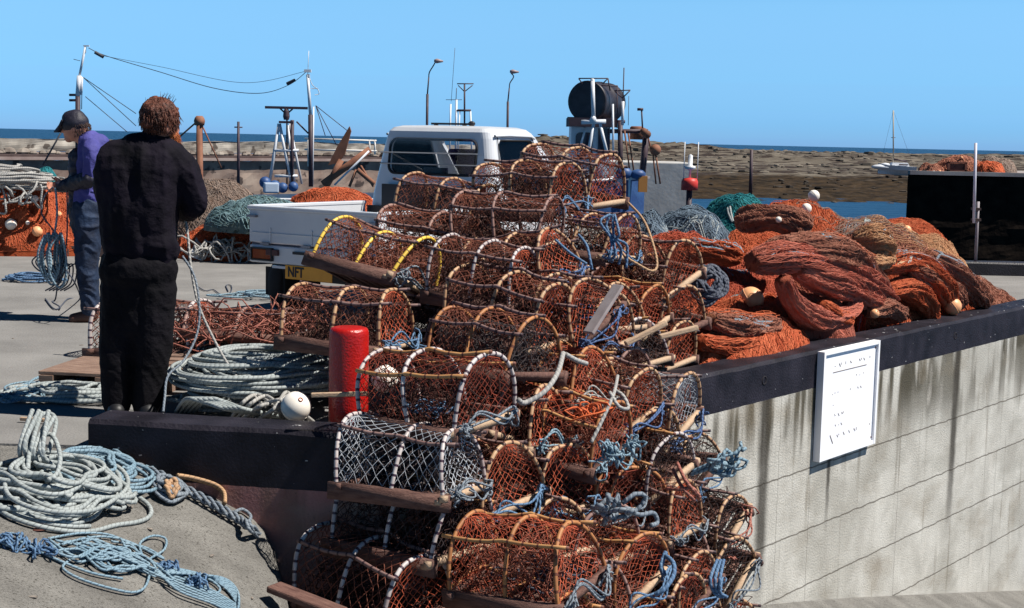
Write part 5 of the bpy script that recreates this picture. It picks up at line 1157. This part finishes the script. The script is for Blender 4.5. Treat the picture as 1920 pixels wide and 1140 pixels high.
# ================================================================ BOATS
BWH=mat('boat_white',(.66,.68,.72),(.55,.57,.6),3.,.4); BDK=mat('boat_dark',(.03,.02,.03),(.07,.04,.05),3.,.6); BBL=mat('boat_blue',(.02,.05,.16),(.04,.10,.24),3.,.5); RST=mat('rusty_steel',(.16,.06,.035),(.27,.12,.07),3.,.8); BBR=mat('brown_timber',(.22,.09,.05),(.12,.05,.03),3.,.8)
def hull(name,root,x0,x1,y,w,zt,m,zb=-2.7):
    n=14; g=G(); u=np.linspace(0,1,n); pr=[]
    for uu in u:
        ww=w*min(1,(1-uu**3.2))**.7 if uu>.0 else w; ww=max(ww,.02); x=x0+(x1-x0)*uu; sh_=.35*uu**2+.08*(1-uu)**2
        pr.append([(x,y-ww*.5,zt+sh_),(x,y-ww*.45,zt-.9),(x,y-ww*.2,zb-.4),(x,y+ww*.2,zb-.4),(x,y+ww*.45,zt-.9),(x,y+ww*.5,zt+sh_)])
    P=np.array(pr); idx=np.arange(n*6).reshape(n,6); Fq=np.stack([idx[:-1,:-1],idx[1:,:-1],idx[1:,1:],idx[:-1,1:]],-1).reshape(-1,4)
    g.add(P.reshape(-1,3),[Fq,idx[0][None,:]]); o=obj('hull',g,m,root,smooth=False); 
    P2=P[:,[0,5]].copy(); P2[:,:,2]-=.35; g=G(); idx=np.arange(n*2).reshape(n,2); g.add(P2.reshape(-1,3),np.stack([idx[:-1,0],idx[1:,0],idx[1:,1],idx[:-1,1]],1)); obj('deck',g,BDK,root,smooth=False)
    g=G()
    for c_ in (0,5): tubes(g,P[:,c_],.06,6)
    obj('gunwale',g,BWH,o); return o
def rods(lst,m,root,name,D,r_=.03,k=6,yoff=0,split=False):
    g=G()
    for e in lst:
        rr_=e[4] if len(e)>4 else r_; a=PD(e[0],e[1],D+(e[5] if len(e)>5 else 0)); b=PD(e[2],e[3],D+(e[6] if len(e)>6 else (e[5] if len(e)>5 else 0)))
        if split: g=G()
        rod(g,a,b,rr_,k)
        if split: obj(name,g,m,root)
    if not split: obj(name,g,m,root)
# left boat
D=50.; bl=thing('fishing_boat','fishing boat with radar tripod and tall mast moored behind the far nets at left','fishing boat')
hull('hull',bl,PD(300,350,D).x,PD(900,350,D).x,D+1,3.6,-.95,BBL)
rods([(505,345,523,232),(547,345,524,232),(512,282,560,282),(515,330,558,330),(552,345,540,235,.05,1.2),(566,345,543,232,.04,1.2)],BWH,bl,'radar_leg',D,.055,split=True)
rods([(548,225,547,350),(538,200,538,345,.03)],BDK,bl,'post',D,.07)
g=G(); p=PD(537,202,D); box(g,p,(1.48,.12,.09)); tubes(g,np.array([[p+Vector((-.22,0,-.03)),p+Vector((-.08,0,-.16)),p+Vector((-.07,0,-.35))],[p+Vector((.22,0,-.03)),p+Vector((.08,0,-.16)),p+Vector((.07,0,-.35))]]),.03,5); lathe(g,[(.09,-.42),(.12,-.3),(.10,-.12),(.05,0)],12,c=p); box(g,p+Vector((0,0,-.5)),(.5,.2,.08)); obj('radar',g,BDK,bl,smooth=False)
rods([(583,350,582,215,.085)],BDK,bl,'mast',D); rods([(582,215,577,140,.055),(577,140,579,95,.012),(586,350,588,200,.03)],BWH,bl,'mast',D)
g=G(); p=PD(577,133,D); box(g,p,(.24,.12,.1)); box(g,p+Vector((.02,0,-.16)),(.1,.1,.1)); 
tubes(g,spline([PD(579,140,D),PD(585,158,D),PD(596,168,D),PD(598,176,D),PD(590,178,D)],20),.014,4); rod(g,PD(584,166,D),PD(596,166,D),.015); obj('mast_fitting',g,BWH,bl,smooth=False)
rods([(592,198,610,255),(592,198,630,270),(592,198,655,248),(556,228,578,250,.03)],BDK,bl,'stay',D,.014)
g=G(); a=[(655,237),(658,246),(646,290),(634,305),(615,310),(632,275)]; P=[PD(x,y,D-1) for x,y in a]; n=len(P); V=[(p.x,p.y,p.z) for p in P]+[(p.x,p.y+.18,p.z) for p in P]; i=np.arange(n); j=(i+1)%n; g.add(V,[np.stack([i,j,j+n,i+n],1),i[None,::-1],(i+n)[None]]); obj('otter_board',g,BBR,bl,smooth=False)
rods([(605,345,694,280,.12),(612,350,640,300,.10)],RST,bl,'boom',D-1); rods([(627,347,692,283,.035)],BWH,bl,'boom_stay',D-1.2); rods([(670,318,702,345,.09),(668,318,655,350,.05),(676,310,700,350,.04)],RST,bl,'gallows',D-1)
g=G(); 
for x,y,r_,m in ((497,342,.20,0),(515,350,.22,0),(530,352,.18,0),(550,350,.17,0)): sphere(g,PD(x,y,D-2),r_,12,8)
obj('blue_buoy',g,BBL,bl); g=G(); p=PD(508,352,D-2.2); box(g,p,(.5,.3,.35),RZ(20)); bevel(obj('deck_locker',g,mat('pale_blue',(.35,.42,.52),rough=.5),bl,smooth=False),.05)
# boat or gear mast at far left with rigging wires
bm=thing('fishing_boat','boat whose tall white topped mast rises behind the man in the cap','fishing boat')
hull('hull',bm,PD(-150,350,56).x,PD(380,350,56).x,57,3.4,-1.1,BDK)
rods([(146,345,146,180,.10)],BDK,bm,'mast',56.); rods([(146,180,149,142,.10),(149,142,160,88,.045),(152,178,154,145,.05)],BWH,bm,'mast_top',56.,k=8)
g=G(); p=PD(162,86,56); box(g,p,(.22,.08,.05)); box(g,p+Vector((-.05,0,-.14)),(.06,.06,.25)); obj('mast_head',g,BWH,bm,smooth=False); rods([(130,178,144,178,.05),(130,188,144,188,.05),(138,111,150,114,.012)],BDK,bm,'crosstree',56.,split=True)
rods([(156,145,255,236),(156,145,255,213),(160,181,238,247),(154,145,153,205),(122,235,80,310,.035)],mat('wire',(.05,.05,.06),rough=.6),bm,'stay',56.,.016)
g=G(); tubes(g,spline([PD(166,90,56),PD(200,105,56),PD(300,135,55),PD(400,165,53),PD(484,175,51),PD(540,160,50),PD(575,134,50)],60),.014,4); tubes(g,spline([PD(185,103,56),PD(300,125,55),PD(455,155,52),PD(572,134,50)],50),.008,4)
tubes(g,np.array([PD(178,98,56),PD(194,107,56)]),.07,6); tubes(g,np.array([PD(538,157,50.3),PD(553,150,50.2)]),.055,6); tag(obj('aerial_wire',g,mat('wire'),) if False else obj('aerial_wire',g,_M['wire']),'long sagging aerial wire strung between the two left masts','wire')
# white pier railing
g=G(); Dp=72
for a,b in (((571,260),(706,264)),((571,280),(706,283))): rod(g,PD(*a,Dp),PD(*b,Dp),.045)
for x in (578,693,703): rod(g,PD(x,262,Dp),PD(x,290 if x>600 else 312,Dp),.045)
g2=G(); p=PD(690,300,Dp); rt=thing('railing','white painted railing on the jetty behind the leaning brown board','railing'); obj('rails',g,mat('rail_white',(.72,.70,.66),(.6,.55,.5),3.,.5),rt)
# posts and derricks by the left pier
for (x,y0,y1,D_,r_,lab,m) in ((374,335,224,48,.13,'thick brown post with a capped top right of the man in black',RST),(447,292,228,90,.10,'thin dark post on the breakwater',BDK),(1409,320,281,115,.16,'thin brown beacon post on the foreshore',BDK)):
    g=G(); b_=PD(x,y0,D_); t_=PD(x,y1,D_); rod(g,b_-Vector((0,0,2.2)),t_,r_,8,r_*.8)
    if x==374: lathe(g,[(.16,-.2),(.19,-.05),(.16,.05),(.1,.12)],10,c=t_); rod(g,t_,PD(335,258,D_),.03); rod(g,t_,PD(415,315,D_),.025)
    if x==447: box(g,t_+Vector((0,0,-.35)),(.5,.08,.08))
    tag(obj('post',g,m),lab,'post')
# right boat with net drum
D=50.; br_=thing('fishing_boat','white fishing boat with a big black net drum on its wheelhouse roof','fishing boat')
hull('hull',br_,PD(760,340,D).x,PD(1214,330,D).x,D+1,3.8,-.05,BBL)
c=PD(1101,190,D); ax=Vector((.40,.92,0)).normalized(); R_=Matrix(((ax.y,0,ax.x),(-ax.x,0,ax.y),(0,1,0)))   # local z along the axis
R_=np.array([[ax.y,0,ax.x],[-ax.x,0,ax.y],[0,-1,0]])
g=G(); lathe(g,[(.05,-.02),(.60,-.02),(.69,-.05),(.72,0),(.72,.1),(.70,.12),(.70,1.0),(.73,1.04),(.73,1.10),(.70,1.14),(.70,1.86),(.72,1.9),(.72,2.0),(.05,2.0)],36,c=c,R=R_); dr_=obj('net_drum',g,mat('drum_black',(.012,.010,.014),(.04,.035,.045),3.,.45),br_)
g=G(); p=PD(1098,229,D-.1); box(g,p+Vector((.2,1.0,0)),(1.6,2.4,.30)); p=PD(1110,229,D-.2); box(g,PD(1105,229,D+.3)+Vector((0.1,0,0)),(1.75,.25,.33)); obj('drum_cradle',g,BDK,br_,smooth=False)
g=G(); a=PD(1072,237,D); b=PD(1145,237,D); wz=-.3; box(g,((a.x+b.x)/2,D+1.3,(a.z+wz)/2),(b.x-a.x,2.2,a.z-wz)); wh=obj('wheelhouse',g,BWH,br_,smooth=False)
g=G(); prism(g,rrz(PD(1080,250,D).x,PD(1112,250,D).x,PD(1090,296,D).z,PD(1090,248,D).z,.16),0,.04,Matrix.Translation((0,D+.2,0))@Matrix.Rotation(rad(90),4,'X')); obj('window',g,mat('dark_window',(.01,.012,.03),rough=.1),wh,smooth=False)
g=G(); box(g,PD(1133,265,D)+Vector((0,.18,0)),(.42,.04,.9)); obj('window',g,_M['dark_window'],wh,smooth=False)
rods([(1113,228,1111,150,.075),(1100,305,1113,232,.055),(1140,295,1125,232,.055),(1084,290,1100,232,.045,1),(1090,229,1136,228,.08),(1150,300,1149,195,.04)],BWH,br_,'tripod_leg',D-1.,split=True)
g=G(); lathe(g,[(.16,0),(.05,.28)],8,c=PD(1112,230,D-1)); lathe(g,[(.05,0),(.08,.1),(.03,.14)],8,c=PD(1111,155,D-1)); obj('mast_step',g,BWH,br_)
rods([(1085,147,1140,147),(1085,147,1092,157),(1140,147,1130,157),(1118,160,1158,161),(1158,161,1157,240),(1140,147,1144,170),(1167,230,1170,127),(1152,170,1182,169),(1153,171,1167,184),(1181,170,1167,184),(1179,180,1178,235,.012)],BDK,br_,'aerial',D,.022)
rods([(1167,235,1168,190,.06)],BWH,br_,'aerial_pole',D)
rods([(1163,350,1163,228,.10),(1202,350,1212,248,.12),(1130,246,1215,246,.08),(1203,206,1205,246,.03),(1195,205,1206,205,.05),(1156,228,1172,228,.06)],BDK,br_,'gallows_frame',D+.3,split=True)
g=G(); sphere(g,PD(1213,252,D),.15,8,6); sphere(g,PD(1207,247,D),.14,8,6); obj('block',g,BBR,br_); g=G(); lathe(g,[(.25,-.22),(.25,.2),(.2,.25)],12,c=PD(1194,250,D+1)); obj('winch',g,BBR,br_)
rods([(1182,330,1171,245),(1190,332,1178,250),(1230,345,1223,275),(1238,345,1228,280),(1223,290,1214,252)],RST,br_,'warp',D,.03)
g=G(); sphere(g,PD(1229,281,D),.2,10,8); obj('fender',g,RST,br_)
g=G(); box(g,PD(1185,332,D-.5),(1.25,.12,.07)); box(g,PD(1180,352,D-.5),(.07,.1,.7)); box(g,PD(1162,340,D-.5),(.35,.1,.3)); obj('rail',g,BWH,br_,smooth=False)
g=G(); box(g,PD(1205,345,D-.6),(.3,.3,.55)); obj('fish_box',g,mat('orange_box',(.55,.22,.05),rough=.6),br_,smooth=False)
g=G(); sphere(g,PD(1170,325,D-.6),(.3,.2,.22),10,6); sphere(g,PD(1196,327,D-.6),(.28,.2,.18),10,6); obj('blue_tarp',g,BBL,br_)
# boat whose aerials show over the cab
b3=thing('fishing_boat','far boat, only its white masts and aerials showing above the truck cab','fishing boat'); D=75.
hull('hull',b3,PD(760,330,D).x,PD(1000,330,D).x,D,3.6,-.6,BWH)
rods([(843,300,845,195,.05),(854,300,856,187,.06),(885,300,882,208,.05),(858,300,862,208,.04)],BWH,b3,'mast',D)
rods([(856,207,883,207,.06),(871,240,871,158,.05),(857,157,888,157,.03),(859,160,871,172,.025),(886,160,871,172,.025),(836,187,866,187,.015),(846,190,853,90,.012),(855,187,856,165,.02)],BDK,b3,'aerial',D)
# street lamps on the breakwater
for (x,y0,y1,hx,D_,l) in ((800,255,112,828,114.,'left of the two street lamps standing above the truck cab'),(951,262,132,970,122.,'right of the two street lamps, just beyond the truck roof')):
    b_=PD(x,292,D_); lp=thing('street_lamp',l,'street lamp',b_,group='street lamps on the breakwater'); P=lambda a,b: PD(a,b,D_)-b_
    g=G(); m_=y0-(y0-y1)*.55; dx=(y0-m_)*.03; rod(g,(0,0,-.3),P(x+dx*.6,m_),.105,8); rod(g,P(x+dx*.6,m_),P(x+4,y1+33),.06,8); obj('column',g,BDK,lp)
    g=G(); tubes(g,spline([P(x+4,y1+35),P(x+5,y1+24),P(x+12,y1+12),P(hx-12,y1+5)],14),.05,6); obj('arm',g,BDK,lp)
    g=G(); a=np.array(P(hx-14,y1+2)); b2=np.array(P(hx+3,y1+3)); tubes(g,np.array([a,a*.7+b2*.3,b2]),np.array([.10,.20,.06]),8,caps=True); obj('lantern',g,mat('lantern_grey',(.30,.22,.22),rough=.5),lp)
# buoy light by the pier head
p=PD(1293,345,58); bu=thing('light_beacon','small red and white light beacon at the end of the pale pier head','beacon',p)
g=G(); lathe(g,[(.34,-.25),(.34,.1),(.28,.22),(.1,.25)],14); obj('drum',g,mat('beacon_red',(.55,.04,.03),rough=.5),bu); g=G(); lathe(g,[(.12,-4.),(.12,-.2)],8); obj('pile',g,BDK,bu)
g=G(); lathe(g,[(.05,.2),(.05,.55),(.22,.62),(.22,.72),(.09,.75),(.09,1.15),(.02,1.2)],12); 
for s in (-.25,.3): rod(g,(s,0,.2),(s,0,1.7),.02)
obj('lamp_post',g,BWH,bu)
# yacht
D=143.; ya=thing('yacht','small white sailing yacht lying on the foreshore','yacht'); n=16; a=PD(1646,318,D); b=PD(1714,327,D); u=np.linspace(0,1,n); V=[]
for uu in u:
    x=a.x+(b.x-a.x)*uu; ww=.85*math.sin(min(1,uu*1.25+.02)*math.pi/2)**.8; top=-.62+a.z*0+.25*(1-uu)**2; zt_=PD(1680,312,D).z+.28*(1-uu)**2; zb_=PD(1680,326,D).z
    V.append([(x,D-ww,zt_),(x,D-ww*.85,(zt_+zb_)/2),(x,D-.1,zb_-.2*uu),(x,D+.1,zb_-.2*uu),(x,D+ww*.85,(zt_+zb_)/2),(x,D+ww,zt_)])
g=G(); idx=np.arange(n*6).reshape(n,6); nx=np.roll(idx,-1,1); g.add(np.array(V).reshape(-1,3),[np.stack([idx[:-1],idx[1:],nx[1:],nx[:-1]],-1).reshape(-1,4),idx[-1][None]]); obj('hull',g,BWH,ya,smooth=False)
g=G(); p=PD(1686,309,D); box(g,p,(1.9,1.0,.42),taper=.8); obj('cabin',g,BWH,ya,smooth=False); g=G(); box(g,p+Vector((.3,-.5,.02)),(.9,.03,.12)); obj('window',g,BDK,ya,smooth=False)
rods([(1675,305,1675,207,.07)],mat('mast_timber',(.42,.36,.28),rough=.6),ya,'mast',D); rods([(1671,258,1679,258,.03),(1675,298,1700,303,.08)],BDK,ya,'boom',D); rods([(1675,207,1650,312,.01),(1675,207,1712,310,.01)],BDK,ya,'stay',D)
g=G(); sphere(g,PD(1650,313,D-1),(.9,.35,.25),10,6); sphere(g,PD(1660,309,D-1),(.5,.3,.2),8,5); tag(obj('dinghy',g,BWH),'tiny white dinghy beside the bow of the yacht','dinghy')
# ================================================================ PEOPLE
def caps(g,a,ra,b,rb,k=14):
    a=np.array(a,float); b=np.array(b,float); n=7; t=np.linspace(0,1,5)
    d=b-a; L=np.linalg.norm(d)+1e-9; u=d/L
    P=[a-u*ra*c for c in (1.,.87,.5)]+[a+d*q for q in t]+[b+u*rb*c for c in (.5,.87,1.)]
    R=[.02*ra,ra*.5,ra*.87]+[ra+(rb-ra)*q for q in t]+[rb*.87,rb*.5,rb*.02]
    tubes(g,np.array(P),np.array(R),k,caps=True)
def blob(name,g,m,parent,vox=.010,smooth=6,disp=None,folds=None):
    o=obj('tmpblob',g,m); mo=o.modifiers.new('r','REMESH'); mo.mode='VOXEL'; mo.voxel_size=vox; mo.use_smooth_shade=True
    s=o.modifiers.new('s','SMOOTH'); s.iterations=smooth; s.factor=.5
    if disp:
        for (sc,st,seed) in disp:
            tx=bpy.data.textures.new('t','CLOUDS'); tx.noise_scale=sc; tx.noise_depth=2
            d=o.modifiers.new('d','DISPLACE'); d.texture=tx; d.strength=st; d.mid_level=.5; d.texture_coords='GLOBAL'
    bpy.context.view_layer.update(); me=evalmesh(o); bpy.data.objects.remove(o); me.name=name
    me.materials.clear(); me.materials.append(m)
    if folds:   # cloth folds: ridged noise drawn out along the body
        n=len(me.vertices); co=np.empty(n*3,np.float32); me.vertices.foreach_get('co',co); co=co.reshape(-1,3).astype(float)
        no=np.array([v.normal[:] for v in me.vertices])
        for (fx,fz,amp,slant) in folds:
            wz=co[:,2]+slant*co[:,0]+.10*vn(co[:,0]*5,co[:,1]*5,co[:,2]*5)
            f=1-np.abs(vn(co[:,0]*fx+fz,co[:,1]*fx,wz*fz)); co+=no*((f**1.6-.5)*amp)[:,None]
        me.vertices.foreach_set('co',co.astype(np.float32).ravel()); me.update()
    for p_ in me.polygons: p_.use_smooth=True; p_.material_index=0
    return link(name,me,parent)
def hand(g,w_,d,up,side,size=.185,curl=35,thumb=1):
    """wrist w_, direction d, back of hand normal up, thumb towards side"""
    w_=Vector(w_); d=Vector(d).normalized(); side=(Vector(side)-d*Vector(side).dot(d)).normalized(); up=d.cross(side)*1.0
    if up.dot(Vector(up))<0: up=-up
    pl=size*.5
    for i in range(4):
        o_=(i-1.5)*.020; a=w_+side*(-o_*.7); b_=w_+d*pl+side*(-o_); caps(g,a,.015,b_,.0125,10)
        Lf=[.36,.42,.39,.30][i]*size; dd=d.copy(); p=b_
        for k in range(3):
            ax=side; dd=(Matrix.Rotation(rad(curl),3,ax)@dd); q_=p+dd*Lf*[.45,.32,.25][k]; caps(g,p,.0095-.0008*k,q_,.0088-.0008*k,8); p=q_
    p=w_+d*size*.12+side*.028; dd=(d*.7+side*.75).normalized(); q_=p+dd*.045; caps(g,p,.013,q_,.011,8); r_=q_+(dd+d*.4).normalized()*.032; caps(g,q_,.0105,r_,.009,8)
SKIN=mat('skin',(.48,.22,.15),(.40,.16,.10),12.,.55,.1,60.)
BLK=mat('black_overall',(.002,.0018,.003),(.006,.005,.008),5.,.85,.5,30.,spec=.15); JAC=mat('dark_jacket',(.0025,.0022,.004),(.009,.006,.014),4.,.85,.5,25.,spec=.15)
GIN=mat('ginger_hair',(.03,.009,.006),(.15,.042,.02),26.,.6,.8,60.); BRD=mat('ginger_beard',(.40,.11,.03),(.30,.08,.02),18.,.7)
def hairtufts(parent,c,r,n,L,m,seed,dirbias=(0,0,-.5),rt=.0022,mask=None,name='hair_tufts'):
    rs=np.random.RandomState(seed); d=rs.randn(n*2,3); d/=np.linalg.norm(d,axis=1,keepdims=True)
    if mask is not None: d=d[mask(d)]
    d=d[:n]; n=len(d); P=[np.array(c)+d*np.array(r)*.97]; v=d*.12+rs.randn(n,3)*.22+np.array(dirbias)
    for i in range(5):
        v=v/np.linalg.norm(v,axis=1,keepdims=True); P.append(P[-1]+v*L/5); v=v+np.array(dirbias)*.5+rs.randn(n,3)*.18
        q=(P[-1]-np.array(c))/np.array(r); l=np.linalg.norm(q,axis=1,keepdims=True); P[-1]=np.where(l<1.0,np.array(c)+q/l*np.array(r),P[-1])
    g=G(); tubes(g,np.stack(P,1),np.linspace(rt,rt*.3,6),4); return obj(name,g,m,parent)
# --- man in black, from behind
D=7.55; w=lambda x,y,dd=0.: PD(x,y,D+dd)
man=thing('person','stocky man in black seen from behind, head bowed over the rope in his hands','person',(w(255,780).x,D,0)); 
def rel(o): o.matrix_parent_inverse=man.matrix_world.inverted(); return o
bpy.context.view_layer.update()
g=G()  # body: one continuous surface under the clothes
hc=w(305,222,.03)
caps(g,w(262,470),.10,w(262,330),.115); caps(g,w(226,296),.06,w(312,296),.06); caps(g,w(284,268,.01),.065,w(297,245,.03),.060)
sphere(g,hc,(.083,.100,.108),20,14); caps(g,w(315,240,.05),.052,w(321,252,.08),.042)
caps(g,w(330,238,.10),.012,w(333,244,.11),.014); sphere(g,w(314,240,-.045),(.014,.024,.032),10,8,R=RZ(-20)); sphere(g,w(285,236,.10),(.010,.022,.030),8,6)
for s,(hx,kx,fx) in ((-1,(228,218,219)),(1,(292,292,276))): caps(g,w(hx,500),.09,w(kx,640,.02),.065); caps(g,w(kx,640,.02),.062,w(fx,765),.045); caps(g,w(fx,775,-.02),.045,w(fx,784,.16),.040)
caps(g,w(345,305,.02),.055,w(366,385,.06),.045); caps(g,w(366,385,.06),.045,w(340,398,.30),.030); hand(g,w(340,398,.31),(-.4,.8,.0),(0,0,1),(0,0,1),curl=38)
caps(g,w(200,300,.02),.055,w(205,385,.12),.045); caps(g,w(205,385,.12),.045,w(285,395,.32),.030); hand(g,w(287,395,.33),(.8,.5,0),(0,0,1),(0,0,1),curl=38)
rel(blob('body',g,SKIN,man,.008,3))
g=G() # trousers / oilskin legs
caps(g,w(240,505),.155,w(280,505),.150); caps(g,w(232,540),.125,w(222,660,.01),.098); caps(g,w(222,660,.01),.098,w(219,756),.074); caps(g,w(288,540),.125,w(285,660,.01),.100); caps(g,w(285,660,.01),.100,w(276,760),.079)
caps(g,w(258,540),.13,w(257,600),.11)
tro=rel(blob('trousers',g,BLK,man,.008,8,[(.2,.015,1)],folds=[(12,3,.012,.3),(6,14,.006,.6)]))
g=G() # jacket
caps(g,w(232,315),.150,w(240,380),.150); caps(g,w(290,315),.150,w(282,380),.150); caps(g,w(240,380),.150,w(240,460),.135); caps(g,w(282,380),.15,w(280,465),.135); caps(g,w(290,460,-.02),.125,w(292,485,-.02),.095)
caps(g,w(262,300),.14,w(262,470),.15); caps(g,w(222,303),.095,w(308,292),.095); caps(g,w(252,276),.060,w(302,272),.058); caps(g,w(284,266),.062,w(291,252,.02),.060)
caps(g,w(315,290,.01),.100,w(342,322,.03),.088); caps(g,w(342,322,.03),.090,w(366,384,.06),.072); caps(g,w(366,386,.06),.070,w(345,398,.26),.045)
caps(g,w(218,300),.105,w(208,350,.05),.090); caps(g,w(208,350,.05),.088,w(212,392,.12),.066); caps(g,w(212,392,.12),.062,w(275,398,.29),.044)
caps(g,w(318,478,-.01),.045,w(325,468,.0),.04)
jk=rel(blob('jacket',g,JAC,man,.008,6,[(.2,.02,1)],folds=[(9,4,.018,.8),(14,20,.004,.5)]))
g=G()   # folds hanging from the right shoulder and the gathered hem
for i in range(6): tubes(g,spline([w(296+8*i,330+8*i,-.155+.018*i),w(300+7*i,390+6*i,-.165+.02*i),w(312+4*i,440+4*i,-.15+.02*i),w(322+2*i,478,-.11+.018*i)],24),np.r_[np.linspace(.003,.011,12),np.linspace(.011,.004,12)],6)
rel(obj('jacket_folds',g,JAC,man)).parent=man
g=G(); c0=w(289,256,.02)
t_=np.linspace(0,2*math.pi,25)[:-1]; tubes(g,np.stack([c0.x+.078*np.cos(t_),c0.y+.078*np.sin(t_),c0.z-.012+.012*np.sin(t_)],-1),.017,8,closed=True); rel(obj('collar',g,JAC,man))
g=G(); sphere(g,w(298,214,.01),(.094,.104,.088),24,16); sphere(g,w(292,226,-.03),(.078,.070,.070),18,12); 
hr=rel(blob('hair',g,GIN,man,.009,2,[(.035,.045,1),(.015,.018,2)]))
hh=rel(hairtufts(man,w(298,214,.01),(.096,.106,.090),1500,.050,GIN,3,(.15,-.1,-1.0),.0030,mask=lambda d:(d[:,1]<.6)&(d[:,2]>-.75)))
rel(hairtufts(man,w(302,200,.01),(.075,.09,.05),30,.035,GIN,4,(.2,0,.4),.0018,mask=lambda d:d[:,2]>.2))
g=G(); caps(g,w(322,254,.04),.034,w(326,266,.07),.028); bd=rel(blob('beard',g,BRD,man,.007,2,[(.02,.02,1)])); rel(hairtufts(man,w(324,259,.05),(.036,.045,.042),300,.03,BRD,6,(.1,.2,-.6),.0015,name='beard_tufts'))
g=G()
for x in (219,277): caps(g,w(x,772,-.06),.050,w(x,778,.14),.046); caps(g,w(x,760,-.02),.055,w(x,776,-.03),.055)
rel(blob('boots',g,mat('black_boot',(.01,.01,.012),rough=.5),man,.010,3))
# --- man in the cap, facing left
D=11.4; w2=lambda x,y,dd=0.: PD(x,y,D+dd)
m2=thing('person','man in dark cap and blue shirt looking down at a blue rope hank','person',(w2(165,600).x,D,0)); bpy.context.view_layer.update()
def rel2(o): o.matrix_parent_inverse=m2.matrix_world.inverted(); return o
SHI=mat('blue_shirt',(.035,.035,.17),(.065,.062,.26),5.,.8,.5,25.); JEA=mat('blue_jeans',(.003,.007,.022),(.011,.028,.07),9.,.8,.4,40.); DKG=mat('dark_apron',(.008,.008,.016),(.02,.018,.035),6.,.6,.4,20.)
g=G(); hd=w2(141,240)
sphere(g,hd,(.095,.078,.110),20,14); caps(g,hd+Vector((-.025,0,-.05)),.058,hd+Vector((-.050,0,-.080)),.038)
caps(g,hd+Vector((-.088,0,-.002)),.010,hd+Vector((-.102,0,-.030)),.012); caps(g,hd+Vector((-.084,0,-.056)),.010,hd+Vector((-.082,0,-.064)),.011)
for s in (-1,1): sphere(g,hd+Vector((-.083,s*.03,.012)),.012,8,6); sphere(g,hd+Vector((.01,s*.078,-.005)),(.020,.010,.030),8,6)
caps(g,hd+Vector((.03,0,-.06)),.055,w2(165,268),.06); caps(g,w2(172,290),.10,w2(165,385),.09); caps(g,w2(172,285,-.17),.055,w2(172,285,.17),.055)
for s in (-1,1):
    caps(g,w2(166,400,s*.08),.085,w2(165,500,s*.10),.06); caps(g,w2(165,500,s*.10),.058,w2(168,580,s*.10),.045); caps(g,w2(168,592,s*.10),.045,w2(140,597,s*.11),.035)
    caps(g,w2(172,285,s*.19),.05,w2(170,338,s*.20),.042); caps(g,w2(170,338,s*.20),.042,w2(122,348,s*.06),.028); hand(g,w2(120,348,s*.05),(-1,-s*.2,-.15),(0,0,1),(0,-s*.3,1),curl=40)
rel2(blob('body',g,SKIN,m2,.008,3))
g=G(); caps(g,w2(176,275),.125,w2(172,345),.135); caps(g,w2(168,345),.14,w2(168,392),.145); caps(g,w2(172,277,-.16),.070,w2(172,277,.16),.070); caps(g,w2(160,262),.062,w2(172,268),.06)
for s in (-1,1): caps(g,w2(174,280,s*.19),.068,w2(169,332,s*.205),.058)
rel2(blob('shirt',g,SHI,m2,.009,5,[(.2,.01,1)],folds=[(12,7,.02,.8)]))
g=G(); caps(g,w2(148,296),.085,w2(152,390),.10); caps(g,w2(150,390),.10,w2(160,425),.11)
for s in (-1,1): caps(g,w2(168,336,s*.205),.066,w2(135,345,s*.09),.058); caps(g,w2(135,345,s*.09),.058,w2(112,350,s*.05),.046)
rel2(blob('apron_and_gauntlets',g,DKG,m2,.009,4,[(.05,.03,1)]))
g=G()
for i in range(3): t_=np.linspace(-1.2,1.2,14); y_=358+i*11; c0=w2(168,y_); tubes(g,np.stack([c0.x+.135*np.cos(t_),c0.y+.135*np.sin(t_),c0.z+.01*np.sin(3*t_+i)],-1),.012,6)
rel2(obj('waistband_folds',g,SHI,m2))
g=G(); caps(g,w2(166,395,-.04),.135,w2(166,415,.04),.135)
for s in (-1,1): caps(g,w2(166,415,s*.08),.115,w2(163,500,s*.10),.085); caps(g,w2(163,500,s*.10),.085,w2(170,578,s*.10),.072)
rel2(blob('jeans',g,JEA,m2,.009,5,[(.2,.01,1)],folds=[(9,14,.018,.5)]))
g=G(); sphere(g,hd+Vector((.0,0,.035)),(.112,.095,.085),20,12,R=RY(-18)); caps(g,hd+Vector((.01,0,.075)),.075,hd+Vector((-.035,0,.07)),.07)
cap=rel2(blob('cap',g,DKG,m2,.008,3)); g=G(); 
for k in range(9): a=(k-4)/4.; caps(g,hd+Vector((-.085,a*.065,.055)),.011,hd+Vector((-.165+.035*a*a,a*.05,-.035)),.008,8)
pk=blob('cap_peak',g,DKG,m2,.006,3); rel2(pk)
rel2(hairtufts(m2,hd+Vector((.02,0,.01)),(.098,.084,.09),420,.028,mat('dark_hair',(.03,.015,.012),(.08,.04,.03),18.,.6),8,(.2,0,-.5),.0025,mask=lambda d:(d[:,0]>-.2)&(d[:,2]>-.75)&(d[:,2]<.4)))
g=G()
for s in (-1,1): caps(g,w2(172,592,s*.10),.055,w2(138,597,s*.12),.042); caps(g,w2(172,578,s*.10),.058,w2(172,592,s*.10),.055)
rel2(blob('shoes',g,mat('brown_shoe',(.05,.022,.015),(.09,.04,.03),9.,.6),m2,.009,3))
bpy.context.view_layer.update()
